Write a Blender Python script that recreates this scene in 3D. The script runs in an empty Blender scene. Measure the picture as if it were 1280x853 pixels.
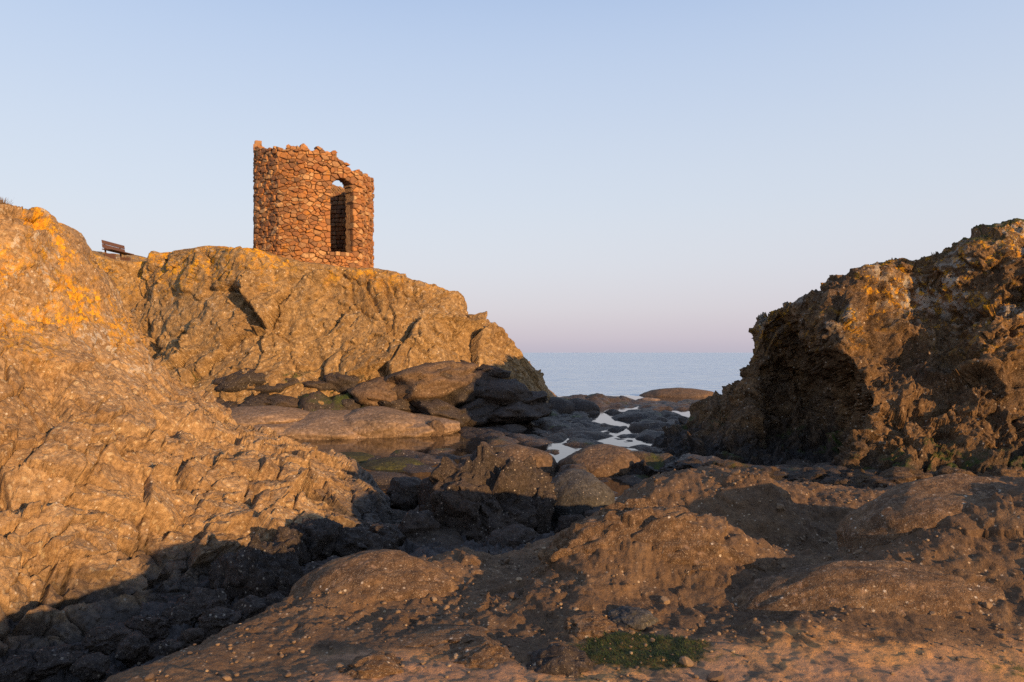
import bpy, bmesh, math, random
import numpy as np
from mathutils import Vector, Matrix

scene = bpy.context.scene
COL = scene.collection
R = math.radians
random.seed(7)
rng = np.random.default_rng(7)

# ------------------------------------------------------------------ camera
EYE = 2.8            # metres above the sea
F = 900.0            # focal length in pixels of the 1280 px wide photograph
HOR = 441.0          # pixel row of the sea horizon
cam_d = bpy.data.cameras.new('camera')
cam_d.sensor_width = 36.0
cam_d.lens = 36.0 * F / 1280.0
cam_d.shift_y = (HOR - 426.5) / 1280.0
cam_d.clip_start = 0.05
cam_d.clip_end = 60000
cam = bpy.data.objects.new('camera', cam_d)
cam.location = (0, 0, EYE)
cam.rotation_euler = (R(90), 0, 0)
COL.objects.link(cam)
scene.camera = cam

# ------------------------------------------------------------------ sun and sky
EXPO = 0.55
SUN_EL = R(10.5)
SUN_AZ = R(138.0)          # clockwise from +Y (the view direction), so low on the right, behind the camera
S = Vector((math.cos(SUN_EL) * math.sin(SUN_AZ), math.cos(SUN_EL) * math.cos(SUN_AZ), math.sin(SUN_EL)))
sun_d = bpy.data.lights.new('sun', 'SUN')
sun_d.energy = 5.0
sun_d.angle = R(0.53)
sun_d.color = (1.0, 0.62, 0.28)
sun = bpy.data.objects.new('sun', sun_d)
sun.rotation_euler = (-S).to_track_quat('-Z', 'Y').to_euler()
sun.location = S * 60
COL.objects.link(sun)

world = bpy.data.worlds.new('World')
scene.world = world
world.use_nodes = True
wn, wl = world.node_tree.nodes, world.node_tree.links
wn.clear()
w_out = wn.new('ShaderNodeOutputWorld')
w_bg = wn.new('ShaderNodeBackground')
w_bg.inputs['Strength'].default_value = 0.12
sky = wn.new('ShaderNodeTexSky')
sky.sky_type = 'NISHITA'
sky.sun_disc = False
sky.sun_elevation = SUN_EL
sky.sun_rotation = SUN_AZ
sky.altitude = 0
sky.air_density = 1.0
sky.dust_density = 1.2
sky.ozone_density = 1.5
# evening air: a pale blue dome that turns to a lilac belt all round the horizon
w_tc = wn.new('ShaderNodeTexCoord')
w_sep = wn.new('ShaderNodeSeparateXYZ')
wl.new(w_tc.outputs['Generated'], w_sep.inputs[0])
w_ramp = wn.new('ShaderNodeValToRGB')
wl.new(w_sep.outputs['Z'], w_ramp.inputs['Fac'])
cr = w_ramp.color_ramp
cr.interpolation = 'B_SPLINE'
def skyc(r, g, b, k=1.0):
    f = lambda c: (((c / 255) / 12.92) if c < 10 else (((c / 255 + 0.055) / 1.055) ** 2.4)) * k
    return (f(r), f(g), f(b), 1)
stops = [(0.0, skyc(196, 190, 208)), (0.018, skyc(205, 195, 212)), (0.06, skyc(219, 211, 222)), (0.12, skyc(224, 224, 233)),
         (0.20, skyc(221, 228, 239)), (0.32, skyc(208, 221, 242)), (0.46, skyc(185, 207, 241)), (1.0, skyc(114, 150, 210))]
while len(cr.elements) < len(stops):
    cr.elements.new(0.5)
for e, (p, c) in zip(cr.elements, stops):
    e.position = p
    e.color = c
w_sc = wn.new('ShaderNodeMix'); w_sc.data_type = 'RGBA'; w_sc.blend_type = 'MULTIPLY'
w_sc.inputs['Factor'].default_value = 1.0
wl.new(w_ramp.outputs['Color'], w_sc.inputs[6])
k = 1.0 / 0.12 / 2 ** EXPO
w_sc.inputs[7].default_value = (k, k, k, 1)
w_mix = wn.new('ShaderNodeMix'); w_mix.data_type = 'RGBA'
w_mix.inputs['Factor'].default_value = 0.85
wl.new(sky.outputs['Color'], w_mix.inputs[6])
wl.new(w_sc.outputs[2], w_mix.inputs[7])
wl.new(w_mix.outputs[2], w_bg.inputs['Color'])
wl.new(w_bg.outputs[0], w_out.inputs['Surface'])

scene.view_settings.view_transform = 'Standard'
scene.view_settings.look = 'None'
scene.view_settings.exposure = EXPO
scene.view_settings.gamma = 1.0
scene.cycles.use_denoising = False
scene.cycles.max_bounces = 6
scene.cycles.sample_clamp_direct = 8.0
scene.cycles.sample_clamp_indirect = 3.0

# ------------------------------------------------------------------ helpers
def P(px, py, d):
    """the point at distance d (along the view) that the photograph shows at pixel (px, py)"""
    return ((px - 640.0) / F * d, d, EYE - (py - HOR) / F * d)

def tag(o, label=None, cat=None, group=None, kind=None):
    if label: o['label'] = label
    if cat: o['category'] = cat
    if group: o['group'] = group
    if kind: o['kind'] = kind
    return o

def link(name, me, mat=None, parent=None):
    o = bpy.data.objects.new(name, me)
    if mat is not None and me is not None and not me.materials:
        me.materials.append(mat)
    COL.objects.link(o)
    if parent: o.parent = parent
    return o

def mesh_np(name, v, f, smooth=True):
    v = np.ascontiguousarray(v, dtype=np.float32); f = np.ascontiguousarray(f, dtype=np.int32)
    me = bpy.data.meshes.new(name)
    n, m = len(v), len(f)
    kk = f.shape[1]
    me.vertices.add(n); me.vertices.foreach_set('co', v.ravel())
    me.loops.add(m * kk); me.loops.foreach_set('vertex_index', f.ravel())
    me.polygons.add(m)
    me.polygons.foreach_set('loop_start', np.arange(0, m * kk, kk, dtype=np.int32))
    try:
        me.polygons.foreach_set('loop_total', np.full(m, kk, dtype=np.int32))
    except Exception:
        pass
    me.update(calc_edges=True); me.validate()
    me.polygons.foreach_set('use_smooth', np.full(len(me.polygons), smooth))
    return me

def grid_faces(nu, nv):
    """quads of an nu x nv vertex grid, index = i*nv + j"""
    i, j = np.meshgrid(np.arange(nu - 1), np.arange(nv - 1), indexing='ij')
    a = (i * nv + j).ravel()
    return np.stack([a, a + nv, a + nv + 1, a + 1], axis=1)

# ---- numpy noise
def _hash(ix, iy, iz, seed):
    h = (ix.astype(np.uint32) * np.uint32(374761393)) ^ (iy.astype(np.uint32) * np.uint32(668265263)) ^ \
        (iz.astype(np.uint32) * np.uint32(2147483647 ^ 0x5bd1e995)) ^ np.uint32((seed * 974634777 + 12345) & 0xffffffff)
    h = (h ^ (h >> np.uint32(13))) * np.uint32(1274126177)
    h = (h ^ (h >> np.uint32(16))) * np.uint32(2246822519)
    return h ^ (h >> np.uint32(15))
def vnoise(p, seed=0):
    """smooth gradient noise in about -1..1"""
    with np.errstate(over='ignore'):
        fl = np.floor(p); i = fl.astype(np.int64); f = (p - fl).astype(np.float32)
        u = f * f * f * (f * (f * 6 - 15) + 10)
        out = np.zeros(len(p), np.float32)
        for dx in (0, 1):
            wx = u[:, 0] if dx else 1 - u[:, 0]
            for dy in (0, 1):
                wy = u[:, 1] if dy else 1 - u[:, 1]
                for dz in (0, 1):
                    wz = u[:, 2] if dz else 1 - u[:, 2]
                    h = _hash(i[:, 0] + dx, i[:, 1] + dy, i[:, 2] + dz, seed)
                    gx = (h & np.uint32(1023)).astype(np.float32) / 511.5 - 1
                    gy = ((h >> np.uint32(10)) & np.uint32(1023)).astype(np.float32) / 511.5 - 1
                    gz = ((h >> np.uint32(20)) & np.uint32(1023)).astype(np.float32) / 511.5 - 1
                    out += wx * wy * wz * (gx * (f[:, 0] - dx) + gy * (f[:, 1] - dy) + gz * (f[:, 2] - dz))
    return out * 1.3
def fbm(p, scale, octv=4, seed=0, gain=0.5, lac=2.03):
    out = np.zeros(len(p), np.float32); a = 1.0; s = 1.0 / scale
    for o in range(octv):
        out += a * vnoise(p * s + 17.3 * o, seed + o); a *= gain; s *= lac
    return out
def ridged(p, scale, octv=4, seed=0, gain=0.5):
    out = np.zeros(len(p), np.float32); a = 1.0; s = 1.0 / scale
    for o in range(octv):
        out += a * (1 - 2 * np.abs(vnoise(p * s + 9.1 * o, seed + o))); a *= gain; s *= 2.1
    return out * 0.6
def voro(p, scale, seed=0):
    """returns F1, F2 (in cell units) and a random value per cell"""
    q = p / scale
    with np.errstate(over='ignore'):
        fl = np.floor(q); i = fl.astype(np.int64); f = (q - fl).astype(np.float32)
        n = len(q); f1 = np.full(n, 9, np.float32); f2 = np.full(n, 9, np.float32); cid = np.zeros(n, np.float32)
        for dx in (-1, 0, 1):
            for dy in (-1, 0, 1):
                for dz in (-1, 0, 1):
                    h = _hash(i[:, 0] + dx, i[:, 1] + dy, i[:, 2] + dz, seed)
                    ox = (h & np.uint32(1023)).astype(np.float32) / 1023
                    oy = ((h >> np.uint32(10)) & np.uint32(1023)).astype(np.float32) / 1023
                    oz = ((h >> np.uint32(20)) & np.uint32(1023)).astype(np.float32) / 1023
                    d = (dx + ox - f[:, 0]) ** 2 + (dy + oy - f[:, 1]) ** 2 + (dz + oz - f[:, 2]) ** 2
                    m1 = d < f1
                    f2 = np.where(m1, f1, np.minimum(f2, d))
                    cid = np.where(m1, ((h >> np.uint32(5)) & np.uint32(4095)).astype(np.float32) / 4095, cid)
                    f1 = np.where(m1, d, f1)
    return np.sqrt(f1), np.sqrt(f2), cid
def facet(p, scale, seed=0, k=0.8):
    """broken planes: every cell tilts its own way; returns the offset, the distance to the cell edge and the cell value"""
    q = p / scale
    with np.errstate(over='ignore'):
        fl = np.floor(q); i = fl.astype(np.int64); f = (q - fl).astype(np.float32)
        n = len(q); f1 = np.full(n, 9, np.float32); f2 = np.full(n, 9, np.float32); cid = np.zeros(n, np.uint32)
        D = np.zeros((n, 3), np.float32)
        for dx in (-1, 0, 1):
            for dy in (-1, 0, 1):
                for dz in (-1, 0, 1):
                    h = _hash(i[:, 0] + dx, i[:, 1] + dy, i[:, 2] + dz, seed)
                    ax = dx + (h & np.uint32(1023)).astype(np.float32) / 1023 - f[:, 0]
                    ay = dy + ((h >> np.uint32(10)) & np.uint32(1023)).astype(np.float32) / 1023 - f[:, 1]
                    az = dz + ((h >> np.uint32(20)) & np.uint32(1023)).astype(np.float32) / 1023 - f[:, 2]
                    d = ax * ax + ay * ay + az * az
                    m1 = d < f1
                    f2 = np.where(m1, f1, np.minimum(f2, d)); f1 = np.where(m1, d, f1); cid = np.where(m1, h, cid)
                    D[m1, 0] = ax[m1]; D[m1, 1] = ay[m1]; D[m1, 2] = az[m1]
        h = _hash(cid, cid >> np.uint32(7), cid >> np.uint32(3), seed + 5)
        gx = (h & np.uint32(1023)).astype(np.float32) / 511.5 - 1
        gy = ((h >> np.uint32(10)) & np.uint32(1023)).astype(np.float32) / 511.5 - 1
        gz = ((h >> np.uint32(20)) & np.uint32(1023)).astype(np.float32) / 511.5 - 1
    return scale * k * (gx * D[:, 0] + gy * D[:, 1] + gz * D[:, 2]), np.sqrt(f2) - np.sqrt(f1), ((cid >> np.uint32(5)) & np.uint32(4095)).astype(np.float32) / 4095
def warp(p, scale, amp, seed):
    return p + amp * np.stack([vnoise(p / scale + 5, seed), vnoise(p / scale + 31, seed + 1), vnoise(p / scale + 77, seed + 2)], 1)
def sstep(a, b, x):
    t = np.clip((x - a) / (b - a), 0, 1); return t * t * (3 - 2 * t)

# ---- spline lofts: a rock body from rows and columns of points
def cr_mat(n_ctrl, n_out, knots=None):
    """Catmull-Rom weights, n_out x n_ctrl"""
    W = np.zeros((n_out, n_ctrl))
    ts_ = np.linspace(0, n_ctrl - 1, n_out) if knots is None else np.interp(np.linspace(0, 1, n_out), *knots)
    for k, t in enumerate(ts_):
        i = min(int(t), n_ctrl - 2); f = t - i
        w = (-0.5 * f + f * f - 0.5 * f ** 3, 1 - 2.5 * f * f + 1.5 * f ** 3, 0.5 * f + 2 * f * f - 1.5 * f ** 3, -0.5 * f * f + 0.5 * f ** 3)
        for o, ww in zip((-1, 0, 1, 2), w):
            W[k, min(max(i + o, 0), n_ctrl - 1)] += ww
    return W
def loft(ctrl, nu, nv, ku=None, kv=None):
    ctrl = np.array(ctrl, dtype=np.float64)
    A, B = cr_mat(ctrl.shape[0], nu, ku), cr_mat(ctrl.shape[1], nv, kv)
    return np.einsum('ui,ijk,vj->uvk', A, ctrl, B)
def normals(g):
    du = np.gradient(g, axis=0); dv = np.gradient(g, axis=1)
    n = np.cross(du, dv); n /= (np.linalg.norm(n, axis=2, keepdims=True) + 1e-9)
    return n
def displace(g, fn, flip=1.0, crest=None, damp=0.42, taper=None):
    """push the surface along its normals; the crest row keeps nearer to its drawn line"""
    n = normals(g) * flip
    p = g.reshape(-1, 3); d = fn(p.astype(np.float64), n.reshape(-1, 3)).reshape(g.shape[0], g.shape[1], 1)
    if crest:
        cv, kv = crest
        v = np.interp(np.linspace(0, 1, g.shape[1]), *kv)[None, :, None]
        d = d * (1 - damp * np.exp(-((v - cv) / 0.75) ** 2))
    if taper: d = d * (1 - 0.85 * sstep(taper, 1.0, np.linspace(0, 1, g.shape[0])))[:, None, None]
    return g + n * d

# ------------------------------------------------------------------ materials
def lin(r, g, b):
    f = lambda c: ((c / 255 + 0.055) / 1.055) ** 2.4 if c > 10 else c / 255 / 12.92
    return (f(r), f(g), f(b), 1)
class NT:
    def __init__(self, name):
        self.m = bpy.data.materials.new(name); self.m.use_nodes = True
        self.n = self.m.node_tree.nodes; self.l = self.m.node_tree.links
        self.b = self.n['Principled BSDF']
        self.pos = self.n.new('ShaderNodeNewGeometry').outputs['Position']
        s = self.n.new('ShaderNodeSeparateXYZ'); self.l.new(self.pos, s.inputs[0]); self.x, self.y, self.z = s.outputs
    def _in(self, sock, v):
        if isinstance(v, (int, float)): sock.default_value = v
        elif isinstance(v, tuple): sock.default_value = v
        else: self.l.new(v, sock)
    def noise(self, scale, detail=6, rough=0.55, dist=0.0, off=0.0, vec=None, norm=True):
        t = self.n.new('ShaderNodeTexNoise')
        mp = self.n.new('ShaderNodeMapping'); mp.inputs['Location'].default_value = (off, off * 1.7, -off)
        self.l.new(vec or self.pos, mp.inputs[0]); self.l.new(mp.outputs[0], t.inputs['Vector'])
        t.inputs['Scale'].default_value = scale; t.inputs['Detail'].default_value = detail
        t.inputs['Roughness'].default_value = rough; t.inputs['Distortion'].default_value = dist
        return t.outputs['Fac']
    def voronoi(self, scale, feat='F1', out='Distance', vec=None):
        t = self.n.new('ShaderNodeTexVoronoi'); t.feature = feat; t.inputs['Scale'].default_value = scale
        self.l.new(vec or self.pos, t.inputs['Vector']); return t.outputs[out]
    def math(self, op, a, b=0.0, c=0.0, clamp=False):
        t = self.n.new('ShaderNodeMath'); t.operation = op; t.use_clamp = clamp
        for s, v in zip(t.inputs, (a, b, c)): self._in(s, v)
        return t.outputs[0]
    def rng(self, v, a, b, lo=0.0, hi=1.0):
        t = self.n.new('ShaderNodeMapRange'); t.interpolation_type = 'SMOOTHSTEP'
        self._in(t.inputs[0], v)
        for k, q in zip((1, 2, 3, 4), (a, b, lo, hi)): t.inputs[k].default_value = q
        return t.outputs[0]
    def mix(self, f, a, b, mode='MIX'):
        t = self.n.new('ShaderNodeMix'); t.data_type = 'RGBA'; t.blend_type = mode
        self._in(t.inputs[0], f); self._in(t.inputs[6], a); self._in(t.inputs[7], b); return t.outputs[2]
    def bump(self, h, strength, dist, prev=None):
        t = self.n.new('ShaderNodeBump')
        if strength < 0: t.invert = True; strength = -strength
        strength = min(strength, 1.0); t.inputs['Strength'].default_value = strength; t.inputs['Distance'].default_value = dist
        self.l.new(h, t.inputs['Height'])
        if prev: self.l.new(prev, t.inputs['Normal'])
        return t.outputs[0]
    def out(self, color=None, rough=0.9, normal=None, spec=0.25):
        if color is not None: self._in(self.b.inputs['Base Color'], color)
        self._in(self.b.inputs['Roughness'], rough)
        if normal: self.l.new(normal, self.b.inputs['Normal'])
        self._in(self.b.inputs['Specular IOR Level'], spec)
        return self.m

def rock_mat(name, a, b, c, size=1.0, orange=0.0, oz=(3, 5), white=0.0, wz=(1, 3), green=0.0, gz=(0.1, 0.9),
             wet=None, wet_shade_col=(0.03, 0.024, 0.02, 1), bump=1.0, speck=0.5, grass=0.0, rough=0.9):
    """weathered rock: three mottled tones, pale grains, lichens above, weed and a dark tide band below that also paints in shade"""
    t = NT(name)
    n1 = t.noise(0.55 / size, 5, 0.6, 0.0)
    n2 = t.noise(2.6 / size, 7, 0.68, 0.0, 4.0)
    n3 = t.noise(14 / size, 5, 0.65, 0.0, 9.0)
    n4 = t.noise(70 / size, 3, 0.7, 0.0, 3.0)
    col = t.mix(t.rng(n1, 0.36, 0.64), a, b)
    col = t.mix(t.rng(n2, 0.46, 0.68, 0, 0.85), col, c)
    col = t.mix(t.rng(n3, 0.32, 0.66, 1.0, 0.0), col, t.mix(1.0, col, (0.55, 0.53, 0.52, 1), 'MULTIPLY'))
    col = t.mix(t.rng(n3, 0.56, 0.75, 0.0, 0.35), col, (min(a[0] * 1.7, .6), min(a[1] * 1.7, .5), min(a[2] * 1.8, .45), 1))
    vt = t.n.new('ShaderNodeTexVoronoi'); vt.inputs['Scale'].default_value = 16 / size
    wv = t.n.new('ShaderNodeVectorMath'); wv.operation = 'ADD'; nv = t.n.new('ShaderNodeTexNoise'); nv.inputs['Scale'].default_value = 9 / size; nv.inputs['Detail'].default_value = 4
    sv_ = t.n.new('ShaderNodeVectorMath'); sv_.operation = 'SCALE'; sv_.inputs['Scale'].default_value = 0.12 * size
    t.l.new(t.pos, nv.inputs['Vector']); t.l.new(nv.outputs['Color'], sv_.inputs[0]); t.l.new(t.pos, wv.inputs[0]); t.l.new(sv_.outputs[0], wv.inputs[1]); t.l.new(wv.outputs[0], vt.inputs['Vector'])
    cs = t.n.new('ShaderNodeSeparateXYZ'); t.l.new(vt.outputs['Color'], cs.inputs[0])
    col = t.mix(t.rng(cs.outputs[0], 0.0, 0.45, 0.7, 0.0), col, t.mix(1.0, col, (0.6, 0.58, 0.58, 1), 'MULTIPLY'))
    col = t.mix(t.math('MULTIPLY', t.rng(cs.outputs[1], 0.72, 0.95, 0.0, speck), t.rng(vt.outputs['Distance'], 0.25, 0.5, 1.0, 0.0)), col, (min(a[0] * 1.6, .6), min(a[1] * 1.75, .5), min(a[2] * 2.2, .42), 1))
    vs = t.voronoi(15 / size); vs2 = t.voronoi(15 / size, out='Color'); cs2 = t.n.new('ShaderNodeSeparateXYZ'); t.l.new(vs2, cs2.inputs[0])
    spot = t.math('MULTIPLY', t.rng(vs, 0.12, 0.26, 1.0, 0.0), t.math('MULTIPLY', t.rng(cs2.outputs[0], 0.6, 0.66), t.rng(n2, 0.42, 0.55)))
    col = t.mix(t.math('MULTIPLY', spot, min(1, speck * 1.6)), col, (0.66, 0.55, 0.42, 1))
    grains = t.rng(n4, 0.57, 0.68, 0.0, speck)
    col = t.mix(grains, col, (0.50, 0.40, 0.29, 1))
    if wet:  # dark tide band by height; its colour also deepens the shade low down
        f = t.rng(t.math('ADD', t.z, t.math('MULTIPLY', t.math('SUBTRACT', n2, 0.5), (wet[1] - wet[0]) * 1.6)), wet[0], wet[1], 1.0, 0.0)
        wc = t.mix(t.rng(n3, 0.4, 0.72, 0, 0.8), wet_shade_col, tuple(min(1, q * 2.2) for q in wet_shade_col[:3]) + (1,))
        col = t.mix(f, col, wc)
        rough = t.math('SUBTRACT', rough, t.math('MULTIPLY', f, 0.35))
    if white:
        w = t.math('MULTIPLY', t.rng(t.noise(5.5 / size, 6, 0.72, 0.2, 21.0), 0.60 - 0.05 * white, 0.66 - 0.05 * white), t.rng(t.noise(0.8 / size, 3, 0.5, 0, 33.0), 0.45, 0.6))
        w = t.math('MULTIPLY', w, t.rng(t.z, wz[0], wz[1]))
        col = t.mix(t.math('MULTIPLY', w, 0.8), col, (0.50, 0.44, 0.36, 1))
    if orange:
        o = t.math('MULTIPLY', t.rng(t.noise(6.5 / size, 8, 0.8, 0.3, 41.0), 0.57 - 0.05 * orange, 0.61 - 0.05 * orange), t.rng(t.noise(0.9 / size, 4, 0.6, 0.6, 52.0), 0.42, 0.56))
        o = t.math('MULTIPLY', o, t.rng(t.z, oz[0], oz[1]))
        oc = t.mix(t.rng(n3, 0.35, 0.65), (0.74, 0.40, 0.018, 1), (0.54, 0.22, 0.012, 1))
        col = t.mix(t.math('MULTIPLY', o, 0.9), col, oc)
    if green:
        g = t.math('MULTIPLY', t.rng(t.noise(0.9 / size, 6, 0.65, 0.4, 61.0), 0.58 - 0.1 * green, 0.68 - 0.1 * green),
                   t.math('MULTIPLY', t.rng(t.z, gz[0], gz[0] + 0.1), t.rng(t.z, gz[1] - 0.1, gz[1], 1.0, 0.0)))
        nrm = t.n.new('ShaderNodeNewGeometry'); sp = t.n.new('ShaderNodeSeparateXYZ'); t.l.new(nrm.outputs['Normal'], sp.inputs[0])
        g = t.math('MULTIPLY', g, t.rng(sp.outputs[2], 0.35, 0.75))
        col = t.mix(g, col, t.mix(t.rng(n3, .35, .65), (0.075, 0.085, 0.012, 1), (0.03, 0.045, 0.012, 1)))
    if grass:
        nrm = t.n.new('ShaderNodeNewGeometry'); sp = t.n.new('ShaderNodeSeparateXYZ'); t.l.new(nrm.outputs['Normal'], sp.inputs[0])
        g = t.math('MULTIPLY', t.rng(sp.outputs[2], 0.55, 0.8), t.math('MULTIPLY', t.rng(t.z, grass, grass + 0.6), t.rng(t.noise(0.8, 4, 0.6, 0, 71.0), 0.38, 0.52)))
        col = t.mix(g, col, t.mix(t.rng(n3, .35, .65), (0.085, 0.075, 0.02, 1), (0.05, 0.06, 0.018, 1)))
    nb = t.bump(t.noise(9 / size, 8, 0.68, 0.2, 5.0), 0.32 * bump, 0.06 * size)
    nb = t.bump(vt.outputs['Distance'], -0.5 * bump, 0.035 * size, nb)
    nb = t.bump(t.noise(38 / size, 6, 0.72, 0, 8.0), 0.7 * bump, 0.03 * size, nb)
    nb = t.bump(n4, 0.8 * bump, 0.012 * size, nb)
    return t.out(col, rough, nb, 0.2)

M = {}
M['near'] = rock_mat('sunlit_brown_rock', (0.44, 0.275, 0.135, 1), (0.33, 0.20, 0.097, 1), (0.50, 0.325, 0.165, 1), 1.0, orange=1.7, oz=(2.4, 3.4), white=1.2, wz=(1.8, 3.0), wet=(0.35, 0.85), wet_shade_col=(0.05, 0.039, 0.031, 1))  # tide band range also set to darken the shaded foot of the slope
M['tower_rock'] = rock_mat('headland_rock', (0.39, 0.245, 0.105, 1), (0.29, 0.175, 0.075, 1), (0.46, 0.30, 0.14, 1), 2.0, orange=1.4, oz=(4.6, 6.6), white=0.5, wz=(3, 6), wet=(0.2, 0.8), wet_shade_col=(0.05, 0.034, 0.024, 1), bump=1.2, green=0.1, gz=(0.3, 2.2))
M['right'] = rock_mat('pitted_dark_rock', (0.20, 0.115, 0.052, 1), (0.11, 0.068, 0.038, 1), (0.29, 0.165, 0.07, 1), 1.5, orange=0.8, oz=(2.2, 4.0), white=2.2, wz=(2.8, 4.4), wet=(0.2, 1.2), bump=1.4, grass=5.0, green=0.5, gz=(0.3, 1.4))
M['mound'] = rock_mat('pebbly_brown_rock', (0.21, 0.125, 0.066, 1), (0.145, 0.088, 0.05, 1), (0.28, 0.175, 0.095, 1), 0.7, bump=1.2, speck=0.6, wet=(0.25, 0.85), wet_shade_col=(0.04, 0.032, 0.028, 1))
M['reef'] = rock_mat('wet_reef_rock', (0.06, 0.046, 0.036, 1), (0.10, 0.068, 0.043, 1), (0.045, 0.038, 0.034, 1), 1.6, bump=1.0, speck=0.25, rough=0.55, green=0.35, gz=(0.05, 1.7))
M['pale'] = rock_mat('pale_rounded_rock', (0.27, 0.18, 0.115, 1), (0.20, 0.135, 0.085, 1), (0.32, 0.215, 0.14, 1), 1.6, bump=0.5, speck=0.3)
M['dome'] = rock_mat('brown_dome_rock', (0.16, 0.10, 0.06, 1), (0.11, 0.072, 0.046, 1), (0.20, 0.13, 0.075, 1), 1.2, bump=0.7, speck=0.3)
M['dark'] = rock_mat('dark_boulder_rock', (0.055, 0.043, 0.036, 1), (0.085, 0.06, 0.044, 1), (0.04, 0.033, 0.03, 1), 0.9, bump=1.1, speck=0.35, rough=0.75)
M['grey'] = rock_mat('grey_boulder_rock', (0.072, 0.069, 0.066, 1), (0.056, 0.054, 0.052, 1), (0.09, 0.086, 0.08, 1), 0.8, bump=0.6, speck=0.3)
M['weedy'] = rock_mat('weed_covered_rock', (0.07, 0.065, 0.02, 1), (0.05, 0.045, 0.025, 1), (0.11, 0.10, 0.02, 1), 1.2, bump=0.8, speck=0.1)
t = NT('mixed_pebbles')
oi = t.n.new('ShaderNodeObjectInfo'); gi = t.n.new('ShaderNodeNewGeometry')
rr = t.math('FRACT', t.math('ADD', oi.outputs['Random'], t.math('MULTIPLY', gi.outputs['Random Per Island'], 5.77)))
c = t.mix(t.rng(rr, 0.0, 0.7), (0.09, 0.06, 0.042, 1), (0.22, 0.145, 0.085, 1)); c = t.mix(t.rng(rr, 0.8, 1.0), c, (0.40, 0.29, 0.18, 1))
M['pebble'] = t.out(t.mix(t.rng(t.noise(90, 5, .7), .35, .65, 0, .5), c, (0.10, 0.07, 0.05, 1)), .9, t.bump(t.noise(160, 5, .7), .6, .006), .2)

# ------------------------------------------------------------------ near rock slope with the long sunlit flank (left of the gully)
def slope_ctrl():
    cols = [
        [(-330, 880, 5.0), (-330, 720, 6.0), (-330, 540, 7.2), (-330, 390, 8.2), (-330, 245, 9.4)],
        [(-150, 870, 5.1), (-150, 720, 6.1), (-150, 550, 7.3), (-150, 395, 8.4), (-150, 240, 9.6)],
        [(-40, 862, 5.3), (-30, 725, 6.2), (-20, 560, 7.5), (-10, 405, 8.8), (0, 262, 9.8)],
        [(60, 830, 5.9), (68, 705, 6.7), (70, 560, 7.9), (62, 420, 9.3), (58, 284, 10.5)],
        [(150, 790, 6.6), (150, 690, 7.3), (150, 570, 8.5), (122, 440, 9.9), (102, 306, 11.2)],
        [(240, 748, 7.5), (235, 672, 8.0), (225, 585, 9.0), (180, 485, 10.6), (140, 372, 12.0)],
        [(330, 712, 8.4), (315, 655, 8.8), (295, 590, 9.7), (250, 535, 11.0), (182, 458, 12.6)],
        [(400, 692, 9.0), (390, 655, 9.4), (370, 612, 10.1), (330, 568, 11.1), (272, 516, 12.4)],
        [(450, 678, 9.8), (440, 652, 10.0), (425, 625, 10.4), (405, 600, 11.0), (372, 566, 12.0)],
        [(488, 668, 10.5), (480, 655, 10.6), (470, 640, 10.9), (458, 624, 11.3), (440, 602, 11.8)],
        [(506, 676, 11.0), (502, 668, 11.2), (498, 660, 11.4), (492, 650, 11.6), (484, 638, 11.9)],
    ]
    out = []
    for c in cols:
        pts = [np.array(P(*q)) for q in c]
        foot = pts[0] + np.array([0.25, -0.5, -0.9])
        top = pts[-1]
        h = max(top[2], 0.5)
        b1 = top + np.array([-0.25, 1.0, -0.10 * h]); b2 = top + np.array([-0.5, 2.4, -0.42 * h]); b3 = top + np.array([-0.6, 3.6, -h - 0.6])
        out.append([foot] + pts + [b1, b2, b3])
    return out
def slope_disp(p, n):
    q = warp(warp(p, 1.4, 0.18, 11), 0.25, 0.03, 14)
    blocky = np.clip(0.25 + 0.9 * vnoise(p / 2.4, 21) + 0.8 * np.exp(-((p[:, 2] - 1.35) / 0.8) ** 2), 0.25, 1.0)
    d = 0.24 * fbm(p, 2.4, 3, 1) + 0.03 * ridged(p, 0.8, 4, 5)
    a, e, c = facet(q * np.array([1, 1, 1.2]), 1.1, 3, 0.26); d += a
    a, e, c = facet(q, 0.48, 6, 0.48); crack = sstep(-0.15, 0.25, vnoise(p / 0.9, 23) + 0.25 * blocky)
    d += blocky * (a + 0.07 * (c - 0.5)) - crack * 0.11 * (1 - sstep(0.0, 0.055, e))
    a, e, c = facet(q, 0.19, 9, 0.42); d += (0.08 + 0.6 * blocky) * a
    d -= 0.05 * (1 - sstep(0.0, 0.10, e)) * sstep(0.0, 0.3, vnoise(p / 0.6, 27))
    a, e, c = facet(p, 0.075, 10, 0.42); d += a * 0.5 - 0.012 * (1 - sstep(0.0, 0.15, e)) * sstep(0.0, 0.4, vnoise(p / 0.4, 28))
    d += 0.010 * fbm(p, 0.2, 5, 40, 0.6)
    return d
KV = ([0, 0.04, 0.88, 0.93, 1], [0, 0.5, 5.3, 6, 8])
g = loft(slope_ctrl(), 680, 440, ([0, 0.08, 1], [0, 2, 10]), KV)
g = displace(g, slope_disp, 1.0, (5, KV))
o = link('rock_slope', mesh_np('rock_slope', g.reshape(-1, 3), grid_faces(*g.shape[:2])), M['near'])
tag(o, 'sunlit brown rock slope with orange lichen rising beside the dark gully', 'rock slope', kind='structure')

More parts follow.
